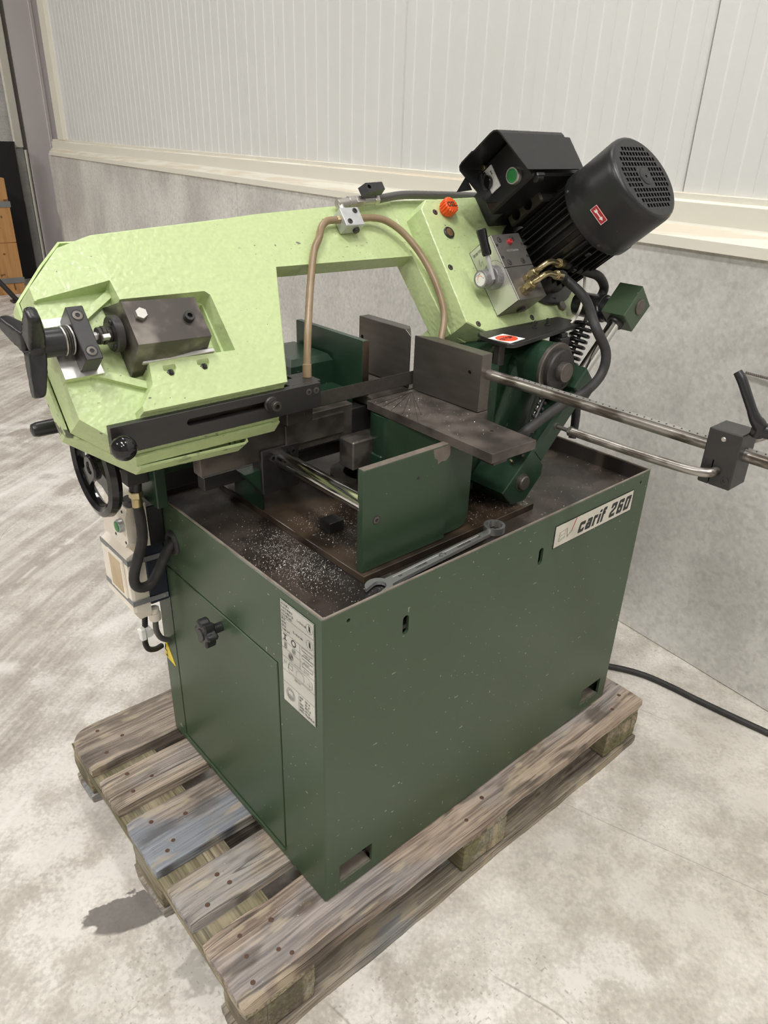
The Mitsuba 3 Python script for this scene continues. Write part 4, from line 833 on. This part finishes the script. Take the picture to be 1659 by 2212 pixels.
LB = Fr(B((.6445, .062, .100)), B.d((0, 0, 1)), B.d((0, 1, 0)), B.d((-1, 0, 0)))
put(Y_ + '__dial_plate', box(.0005, .0650, .0005, .1425, -.0002, .0010, .0003), 'm_label_metal', LB, label='pale dial plate')
pl = [move(text('BOW FEED', .0055, .0002, True, sx=.8), .006, .128, .0010)]
pl += [move(extr(line([(.010, .108), (.016, .118), (.014, .104), (.022, .112), (.021, .100)], .0006), 0, .0002), 0, 0, .0010)]
pl += [move(extr(sg.Point(.036, .070).buffer(.030, 24).difference(sg.Point(.036, .070).buffer(.0294, 24)).intersection(sg.box(0, .075, .07, .14)), 0, .0002), 0, 0, .0010), move(extr(sg.LineString([(.0005, .0005), (.0650, .0005), (.0650, .1425), (.0005, .1425), (.0005, .0005)]).buffer(.0005), 0, .0002), 0, 0, .0010)]
put(Y_ + '__dial_print', pl, 'm_ink', LB, smooth=False)
kc = LB((.035, .068, .001)); kd = LB.d((0, 0, 1))
put(Y_ + '__knob_base', lathe(kc, kd, [(.0235, 0), (.0235, .014), (.0220, .017), (.0150, .0185), (.0130, .022), (.0140, .024)], 48), 'm_knob', label='round aluminium adjusting knob')
put(Y_ + '__knob_cap', lathe(kc, kd, [(.0130, .022), (.0175, .0235), (.0175, .042), (.0165, .0445), (.0145, .0445), (.0142, .0435)], 48), 'm_knob')
KF = Fr(kc + kd * .0436, LB.d((1, 0, 0)), LB.d((0, 1, 0)), kd)
put(Y_ + '__knob_disc', cyl((0, 0, -.0006), (0, 0, .0006), .0138, c=.0002, seg=40), 'm_white', KF)
arc = sg.Point(0, 0).buffer(.0070, 24).difference(sg.Point(0, 0).buffer(.0060, 24)).intersection(sg.box(-.01, .001, .01, .01))
put(Y_ + '__knob_arc', extr(arc, .0006, .0008), 'm_redlabel', KF, smooth=False)
put(Y_ + '__knob_print', [extr(sg.Point(0, 0).buffer(.0132, 32).difference(sg.Point(0, 0).buffer(.0127, 32)), .0006, .0008), move(text('VITESSE', .0022, .0002, True, True), 0, .0092, .0006), move(text('-', .004, .0002, True, True), -.0085, -.002, .0006), move(text('+', .004, .0002, True, True), .0085, -.002, .0006)], 'm_ink', KF, smooth=False)
l0 = B((.617, .130, .152)); l1 = B((.606, .210, .180)); ldir = l1 - l0; Ll = np.linalg.norm(ldir); ldir /= Ll
put(Y_ + '__lever_rod', cyl(l0 - ldir * .012, l0 + ldir * .050, .0048), 'm_alu', label='lever with a black grip')
put(Y_ + '__lever_grip', lathe(l0 + ldir * (Ll - .050), ldir, [(.0078, 0), (.0095, .004), (.0088, .025), (.0100, .046), (.0092, .050), (.006, .051)], 24), 'm_blackgloss')
put(Y_ + '__front_plug', lathe((.700, .062, .118), (0, -1, 0), [(.0095, 0), (.0095, .004), (.006, .005)], 20), 'm_steel_dark', B)
# brass couplings and hydraulic hoses
for i, (x, t_) in enumerate(((.692, .104), (.668, .080))):
    put(Y_ + '__coupling', [hexm((x, t_, .1655), (0, 0, 1), .0100, .009), cyl((x, t_, .174), (x, t_, .180), .0075)], 'm_brass', B, label='brass pipe coupling')
    put(Y_ + '__coupling_nut', [hexm((x, t_, .179), (0, 0, 1), .0112, .013), cyl((x, t_, .191), (x, t_, .196), .0085)], 'm_brass', B)
    e = [(x, t_, .190), (x + .001, t_, .203), (x + .010, t_ + .003, .214), (x + .030, t_ + .006, .214), (x + .052, t_ + .006, .207), (x + .066, t_ + .006, .203)]
    put(Y_ + '__bent_pipe', tube(bpts(e), .0056, 8, 16), 'm_brass')
    p0, p1 = np.array(e[-1]), np.array(e[-1]) + np.array([.030, .0, -.008])
    put(Y_ + '__ferrule', [cyl(p0, p1, .0095), cyl(p0 - (p1 - p0) * .12, p0, .0078)], 'm_brass', B)
pA, pB = B((.789, .110, .196)), B((.764, .086, .196))
put(Y_ + '__hydraulic_hose', tube([pA - B.d((.01, 0, 0)), pA, np.array((.836, .200, 1.193)), np.array((.868, .185, 1.182)), np.array((.896, .185, 1.158)), np.array((.890, .185, 1.139)), np.array((.860, .178, 1.130))], .0098, 8, 16), 'm_rubber', label='upper black hydraulic hose')
put(Y_ + '__hydraulic_hose', tube([pB - B.d((.01, 0, 0)), pB, pB + B.d((.022, -.004, -.012)), np.array((.785, .155, 1.150)), np.array((.745, .095, 1.110)), np.array((.758, .070, 1.062)), np.array((.748, .066, 1.020)), np.array((.700, .066, .992)), np.array((.640, .080, .970)), np.array((.560, .088, .938)), np.array((.53, .10, .915))], .0098, 8, 16), 'm_rubber', label='lower black hydraulic hose sweeping down past the cylinder')

# ------------------------------------------------------------------ pivot casting, stop plate, spring, lift cylinder
R_ = S + '__pivot_base'
pv = np.array([.655, 1.034])
cast = ccw([(.520, .775), (.640, .775), (.690, .86), (.735, .935), (.770, 1.000), (.755, 1.040), (.720, 1.060), (.660, 1.069), (.590, 1.066), (.545, 1.050), (.525, 1.02), (.520, .95)])
put(R_ + '__casting', remap(prism(cast, .188, .33, .014, .010), (0, 2, 1)), 'm_green_dark', smooth=40, label='dark green pivot casting')
web = man(cyl((.650, .165, 1.022), (.650, .30, 1.022), .050, c=.008, seg=40)) + man(cyl((.610, .190, .830), (.610, .30, .830), .058, c=.008, seg=40))
put(R_ + '__casting_rib', web.hull(), 'm_green_dark', smooth=50)
put(R_ + '__hub_boss', lathe((pv[0], .192, pv[1]), (0, -1, 0), [(.049, 0), (.049, .03), (.050, .055), (.0515, .076)], 48), 'm_green_dark')
put(R_ + '__hub_ring', lathe((pv[0], .116, pv[1]), (0, -1, 0), [(.053, 0), (.053, .006), (.051, .008), (.040, .008)], 56), 'm_steel', label='bare steel ring of the pivot')
put(R_ + '__hub_nut', lathe((pv[0], .109, pv[1]), (0, -1, 0), [(.0425, 0), (.0425, .010), (.040, .013), (.024, .013)], 48), 'm_black_steel')
for a in (20, 110, 200, 290): put(R_ + '__nut_hole', cyl((pv[0] + .032 * math.cos(math.radians(a)), .0955, pv[1] + .032 * math.sin(math.radians(a))), (pv[0] + .032 * math.cos(math.radians(a)), .0965, pv[1] + .032 * math.sin(math.radians(a))), .0035, c=0, seg=14), 'm_black_void')
put(R_ + '__pivot_pin', cyl((pv[0], .100, pv[1]), (pv[0], .083, pv[1]), .0195), 'm_steel', label='steel pivot pin')
put(R_ + '__bow_arm', box(.66, .90, .335, .40, .995, 1.06, .004), 'm_green_dark', smooth=20)
put(R_ + '__stop_plate', move(prism([(.545, .215), (.536, .160), (.539, .144), (.548, .135), (.560, .1345), (.740, .160), (.815, .170), (.815, .236), (.560, .236)], 1.0865, 1.095, .001, .001)), 'm_black_steel', smooth=20, label='black stop plate')
SP = Fr((.546, .142, 1.0952), (.99, .141, 0), (-.141, .99, 0), (0, 0, 1))
put(R_ + '__stop_label', box(0, .052, 0, .050, -.0002, .0005, .0001), 'm_white', SP, label='white and red stop label')
put(R_ + '__stop_spot', extr(affinity.scale(sg.Point(.026, .025).buffer(.0205, 32), 1.15, 1.0), .0005, .0008), 'm_redlabel', SP, smooth=False)
put(R_ + '__stop_lettering', move(text('STOP', .0105, .0003, True, True, sx=1.0), .026, .025, .0008), 'm_ink', SP, smooth=False)
for x in (.685, .725): put(R_ + '__plate_screw', [hexm((x, .195, 1.095), (0, 0, 1), .006, .004), cyl((x, .195, 1.099), (x, .195, 1.110), .003)], 'm_black_steel')
put(R_ + '__limit_switch', [box(.716, .748, .150, .180, 1.045, 1.078, .002), box(.722, .742, .153, .177, 1.078, 1.0864, .001)], 'm_blackplastic')
put(R_ + '__switch_arm', box(.545, .562, .165, .180, 1.045, 1.0864, .002), 'm_steel_dark')
put(R_ + '__sensor_cable', tube([(.735, .175, 1.075), (.775, .18, 1.085), (.825, .19, 1.115), (.845, .20, 1.155), (.852, .21, 1.19), (.85, .22, 1.215)], .0030, 8, 10), 'm_trim', label='thin cream cable')
# spring
sa, sb = np.array((.812, .165, 1.094)), np.array((.764, .165, .994))
a_, b_, d_ = basis(sb - sa); L_s = np.linalg.norm(sb - sa)
tt = np.linspace(0, 1, 9 * 16 + 1); hel = sa + np.outer(tt * L_s, d_) + .0190 * (np.outer(np.cos(tt * 9 * 2 * np.pi), a_) + np.outer(np.sin(tt * 9 * 2 * np.pi), b_))
put(R_ + '__spring', tube(hel, .0038, 1, 10, False), 'm_blackgloss', smooth=True, label='black coil spring')
put(R_ + '__spring_rod', cyl(sa - d_ * .03, sb + d_ * .16, .0042), 'm_steel_dark')
put(R_ + '__spring_hook', tube([sa - d_ * .03 + a_ * .004, sa - d_ * .038 + a_ * .012, sa - d_ * .030 + a_ * .018], .0035, 6, 10), 'm_black_steel')
# chain beside the casting
c0, c1 = np.array((.668, .128, 1.000)), np.array((.560, .100, .885))
for k in range(13):
    pc = c0 + (c1 - c0) * k / 12; dd = (c1 - c0) / np.linalg.norm(c1 - c0)
    for off in (-.010, .010):
        o2 = np.cross(dd, [0, 1, 0]); put(R_ + '__chain_link', trimesh.creation.icosphere(1, .0044).apply_translation(pc + o2 * off), 'm_black_steel', smooth=True)
put(R_ + '__chain_plate', tube([c0, c1], .0035, 2, 8, False), 'm_black_steel')

H_ = S + '__lift_cylinder'
qa, qb = np.array((.567, .823)), np.array((.888, 1.134))
ax2 = (qb - qa) / np.linalg.norm(qb - qa); nx2 = np.array([-ax2[1], ax2[0]]); Lc = np.linalg.norm(qb - qa)
def CY(s, w): return tuple(qa + ax2 * s + nx2 * w)
def slab(P, y0, y1, c=.002): return remap(prism([CY(*q) for q in P], y0, y1, c, c), (0, 2, 1))
put(H_ + '__lower_knuckle', slab([(-.048, -.015), (-.020, -.044), (.045, -.044), (.062, -.028), (.062, .030), (-.048, .034)], .092, .185), 'm_green_dark', smooth=20, label='dark green lower knuckle')
put(H_ + '__lower_pin', lathe((qa[0], .094, qa[1]), (0, -1, 0), [(.0185, 0), (.0185, .003), (.0150, .003), (.0150, .009), (.0135, .011)], 32), 'm_steel', label='steel lower pin')
put(H_ + '__grease_nipple', lathe((*CY(.020, .033)[:1], .115, CY(.020, .033)[1]), (nx2[0], 0, nx2[1]), [(.003, 0), (.003, .006), (.0035, .007), (.002, .010)], 12), 'm_brass')
put(H_ + '__barrel', slab([(.058, -.024), (.240, -.022), (.240, .022), (.058, .024)], .094, .148, .006), 'm_green_dark', smooth=30, label='dark green cylinder barrel')
put(H_ + '__barrel_rail', cyl((*CY(.045, -.0285)[:1], .108, CY(.045, -.0285)[1]), (CY(.235, -.0275)[0], .108, CY(.235, -.0275)[1]), .0042), 'm_steel')
put(H_ + '__barrel_head', slab([(.212, -.030), (.262, -.030), (.262, .034), (.212, .034)], .088, .150, .003), 'm_green_dark', smooth=20)
put(H_ + '__side_rod', cyl((CY(.05, .036)[0], .13, CY(.05, .036)[1]), (CY(.085, .036)[0], .13, CY(.085, .036)[1]), .011), 'm_steel')
put(H_ + '__piston_rod', cyl((CY(.25, 0)[0], .118, CY(.25, 0)[1]), (CY(.415, 0)[0], .118, CY(.415, 0)[1]), .0125), 'm_chrome', label='chrome piston rod')
put(H_ + '__rod_seal', cyl((CY(.392, 0)[0], .118, CY(.392, 0)[1]), (CY(.408, 0)[0], .118, CY(.408, 0)[1]), .0175), 'm_blackplastic')
put(H_ + '__head_block', slab([(.404, -.030), (.476, -.034), (.476, .027), (.400, .027)], .090, .146, .0015), 'm_green', smooth=20, label='dark green square head block')
put(H_ + '__head_pin', cyl((qb[0] + .002, .092, qb[1] - .002), (qb[0] + .002, .0865, qb[1] - .002), .0160), 'm_steel', label='steel head pin')
put(H_ + '__pivot_bush', cyl((.874, .146, 1.118), (.874, .23, 1.118), .026), 'm_blackplastic')
put(H_ + '__pivot_collar', cyl((.874, .160, 1.118), (.874, .170, 1.118), .029), 'm_blackplastic')
# clamping lever behind the cylinder
put(H_ + '__lock_hub', lathe((.80, .185, .938), (.93, -.25, -.2), [(.018, 0), (.0205, .012), (.019, .050), (.0125, .062)], 24), 'm_blackplastic')
put(H_ + '__lock_button', lathe((.8565, .170, .926), (.93, -.25, -.2), [(.0078, 0), (.0078, .008), (.006, .010)], 20), 'm_orange', label='orange push button of the lock lever')
put(H_ + '__lock_lever', tube([(.835, .178, .93), (.842, .172, .90), (.836, .165, .86), (.826, .160, .835)], lambda t: np.interp(t, [0, .3, 1], [.013, .0105, .0085]), 8, 14), 'm_blackplastic')

# ------------------------------------------------------------------ electrical switch on the left side
N_ = S + '__mains_switch'
put(N_ + '__mounting_channel', box(-.042, -.001, .536, .585, .552, .693, .0015), 'm_navy', smooth=20, label='dark navy mounting channel')
yl, yr = .537, .668
hous = hullpts([(-.079, yl + .003, .674), (-.079, yr, .666), (-.079, yl + .003, .545), (-.079, yr, .545), (-.043, yl, .693), (-.043, yr, .693), (-.043, yl, .530), (-.043, yr, .530), (-.062, yl + .02, .512), (-.062, yr - .02, .512), (-.043, yl + .01, .520), (-.073, yl, .545), (-.073, yl, .668)])
put(N_ + '__housing', hous, 'm_cream', smooth=20, label='grimy cream plastic switch housing')
put(N_ + '__window_frame', box(-.083, -.078, .556, .632, .572, .662, .0015), 'm_cream', smooth=20)
put(N_ + '__window', box(-.0838, -.082, .567, .622, .580, .655, .0006), 'm_window', label='yellowed window')
for z, dz in ((.668, .0), (.572, .0)):
    put(N_ + '__strap', [box(-.0805, -.079, .535, yr, z - .009, z + .002, 0), hullpts([(x, y, zz) for y in (.5338, .5352) for x, z0 in ((-.0805, z - .0035), (-.004, z - .012 + .004)) for zz in (z0 - .0055, z0 + .0055)])], 'm_strap', smooth=20, label='grey metal strap')
    put(N_ + '__strap_screw', lathe((-.012, .5338, z - .008), (0, -1, 0), [(.0036, 0), (.0036, .0012), (.0016, .0014), (.0014, .0004)], 14), 'm_bright')
put(N_ + '__button_box', hullpts([(-.078, yl + .0, .700), (-.078, .64, .700), (-.078, yl - .02, .770), (-.078, .62, .770), (-.072, yl - .02, .790), (-.072, .62, .790), (-.035, yl - .02, .795), (-.035, .62, .795), (-.035, yl, .690), (-.035, .64, .690), (-.078, yl - .02, .72), (-.035, yl - .02, .70)]), 'm_cream', smooth=20, label='cream push button box')
put(N_ + '__back_box', box(-.034, -.001, .520, .60, .695, .782, .002), 'm_blackplastic', smooth=20)
put(N_ + '__button_ring', lathe((-.078, .535, .752), (-1, 0, 0), [(.0135, 0), (.0135, .008), (.012, .011), (.0105, .011)], 32), 'm_alu')
put(N_ + '__start_button', lathe((-.086, .535, .752), (-1, 0, 0), [(.0108, 0), (.0108, .004), (.009, .0048), (.001, .005)], 28), 'm_greenbutton', label='green start button')
put(N_ + '__stop_button', cyl((-.055, .53, .793), (-.055, .53, .805), .018), 'm_blackplastic')
for (y, z) in ((.528, .783), (.528, .716), (.575, .716)): put(N_ + '__cover_screw', lathe((-.0775, y, z), (-1, 0, 0), [(.003, 0), (.003, .0015), (.0012, .0018)], 12), 'm_steel_dark')
put(N_ + '__conduit', tube([(-.057, .50, .800), (-.0555, .498, .770), (-.058, .497, .730), (-.070, .498, .695), (-.083, .498, .660), (-.083, .498, .636), (-.070, .498, .625), (-.052, .497, .628), (-.040, .496, .643), (-.026, .494, .668), (-.012, .492, .692), (.006, .491, .708)], .0102, 8, 18), 'm_rubber', label='black flexible conduit looping into the cabinet')
put(N_ + '__conduit_gland', [cyl((-.057, .50, .792), (-.057, .50, .818), .0098), hexm((-.057, .50, .818), (0, 0, 1), .0135, .014)], 'm_brass', label='dirty brass conduit gland')
put(N_ + '__conduit_socket', [cyl((-.057, .50, .832), (-.055, .50, .850), .0115), hullpts([(-.075, .485, .850), (-.035, .485, .850), (-.075, .52, .850), (-.035, .52, .850), (-.070, .49, .888), (-.035, .49, .888), (-.07, .52, .888), (-.035, .52, .888)])], 'm_black_steel')
put(N_ + '__cable_gland', [cyl((-.032, .552, .520), (-.032, .552, .502), .0125), cyl((-.032, .552, .532), (-.032, .552, .520), .0105)], 'm_cream', label='cream cable gland')
put(N_ + '__cable', tube([(-.032, .552, .505), (-.033, .552, .475), (-.024, .556, .448), (-.008, .560, .432), (.001, .563, .428)], .0062, 8, 14), 'm_hose_grey', label='grey cable curving into the cabinet side')
put(N_ + '__cable', tube([(-.040, .585, .515), (-.042, .588, .475), (-.046, .592, .430), (-.040, .596, .402), (-.022, .602, .388), (-.002, .612, .382)], .0062, 8, 14), 'm_rubber')
put(N_ + '__cable_clip', [box(-.058, -.034, .570, .598, .452, .464, .002), cyl((-.041, .570, .458), (-.041, .600, .458), .010), box(-.062, -.050, .565, .580, .448, .478, .002)], 'm_white', label='white cable clip')

# ------------------------------------------------------------------ loose things
t = thing('combination_spanner', 'chrome combination spanner lying on the tray beside the green front plate', 'spanner')
# along x: open jaw at the near left end, ring at the right end
P0, P1 = np.array((.152, .048, .764)), np.array((.444, .052, .772))
dx = (P1 - P0) / np.linalg.norm(P1 - P0); uy = np.array([-dx[1], dx[0], 0]); uy /= np.linalg.norm(uy); uz = np.cross(dx, uy)
SPF = Fr(P0, dx, uy, uz); Ls = np.linalg.norm(P1 - P0)
head = sg.Point(0, 0).buffer(.0235, 32).difference(affinity.rotate(sg.box(-.05, -.0118, .002, .0118).union(sg.Point(.002, 0).buffer(.0118, 6)), 15, origin=(0, 0)))
put(t + '__open_jaw', man(extr(head, -.0035, .0035)), 'm_satin', SPF, smooth=20)
sh = sg.Polygon([(.018, -.0095), (.018, .0095), (.05, .0082), (Ls - .02, .0066), (Ls - .02, -.0066), (.05, -.0082)])
inn = sg.Polygon([(.035, -.0055), (.035, .0055), (.05, .0052), (Ls - .04, .0038), (Ls - .04, -.0038), (.05, -.0052)])
put(t + '__shank', man(extr(sh.buffer(.001), -.0032, .0032)) - man(extr(inn, .0022, .01)), 'm_satin', SPF, smooth=20)
rg = sg.Point(Ls, 0).buffer(.0205, 40)
star = union_all([affinity.rotate(sg.box(Ls - .0120, -.0120, Ls + .0120, .0120), a, origin=(Ls, 0)) for a in (0, 30, 60)])
put(t + '__ring', man(extr(rg.difference(star), -.001, .0125)), 'm_satin', SPF, smooth=20)
put(t + '__shank_marking', [move(text('CHROME', .0042, .0003, True, sx=1.1), .085, -.002, .0022), move(text('VANADIUM', .0042, .0003, True, sx=1.1), .190, -.002, .0022), move(text('24', .0045, .0003, True), .045, -.002, .0022), move(text('24', .0045, .0003, True), .245, -.002, .0022)], 'm_steel_dark', SPF, smooth=False)
put(t + '__shank_emblem', extr(affinity.scale(sg.Point(.152, 0).buffer(.006, 20), 1.3, .75).difference(affinity.scale(sg.Point(.152, 0).buffer(.005, 20), 1.3, .75)), .0022, .0026), 'm_steel_dark', SPF, smooth=False)

t = thing('power_cable', 'black power cable lying on the floor between the pallet and the wall', 'cable')
put(t + '__sheath', tube([(.99, .43, .012), (1.10, .25, .010), (1.19, .14, .009), (1.235, .055, .009), (1.252, -.03, .009), (1.258, -.10, .009), (1.270, -.20, .009), (1.285, -.305, .009), (1.31, -.50, .009), (1.34, -.8, .009)], .0088, 10, 14), 'm_rubber')

t = thing('twisted_wire', 'short dark twisted wire standing out of the concrete wall at the right edge', 'wire')
w0, w1 = WF((.19, .004, .915)), WF((.08, .010, .918))
ln = np.linspace(0, 1, 60)
for ph_ in (0, math.pi):
    put(t + '__strand', tube(w0 + np.outer(ln, w1 - w0) + .0022 * np.column_stack([np.cos(ln * 60 + ph_), 0 * ln, np.sin(ln * 60 + ph_)]) + np.array([-.004, 0, 0]), .0019, 1, 6, False), 'm_steel_post')

# metal shavings: one heap of tiny flakes
def chips(n, f, size):
    out = []
    for _ in range(n):
        x, y, z = f()
        s = size * rng.uniform(.5, 1.3); a = rng.uniform(0, 2 * np.pi); h = rng.uniform(.3, 1.0) * s
        tri_ = np.array([(0, 0, 0), (s, 0, h * .5), (s * .4, s * .5, h)]); c_, s_ = math.cos(a), math.sin(a)
        v = np.column_stack([tri_[:, 0] * c_ - tri_[:, 1] * s_ + x, tri_[:, 0] * s_ + tri_[:, 1] * c_ + y, tri_[:, 2] + z])
        out.append(v)
    return out
def on_tray():
    while True:
        x, y = rng.normal(.100, .030), rng.normal(.215, .065)
        if .008 < x < .144 and .01 < y < .58: return x, y, ZF + .0003
def on_tray2():
    while True:
        x, y = rng.uniform(.01, .9), rng.uniform(.01, .58)
        if not (.142 < x < .605 and .078 < y < .565): return x, y, ZF + .0003
def on_base():
    while True:
        x, y = rng.normal(.22, .035), rng.uniform(.11, .33)
        if .16 < x < .29: return x, y, ZF + .0143
def on_base2(): return rng.uniform(.425, .595), rng.uniform(.085, .19), ZF + .0143
def on_table():
    x, y = rng.uniform(.345, .455), rng.beta(2.2, 1.2) * .31 - .005
    return x, y, .9752
def on_plank():
    u, k = rng.uniform(.01, .22), rng.integers(0, 5)
    v0, v1 = ((.01, .14), (.188, .28), (.33, .47), (.52, .61), (.66, .77))[k]
    return tuple(PF((u, rng.uniform(v0, v1), .1445)))
def heap(cl, label):
    V_ = np.vstack(cl); F_ = np.arange(len(V_)).reshape(-1, 3); k = uniq('metal_shavings')
    scene[k] = mikit.ply(trimesh.Trimesh(V_, F_, process=False), 'm_chip')
    labels[k] = {'label': label, 'category': 'metal shavings', 'kind': 'stuff'}
heap(chips(4200, on_tray, .0017) + chips(1900, on_tray2, .0015) + chips(1700, on_base, .0016) + chips(900, on_base2, .0015), 'bright metal shavings heaped and strewn over the oily tray and base plate')
heap(chips(260, on_table, .0017), 'few bright metal shavings sprinkled on the saw table plate')
heap(chips(900, on_plank, .0019), 'tiny metal shavings sprinkled over the left ends of the pallet boards')
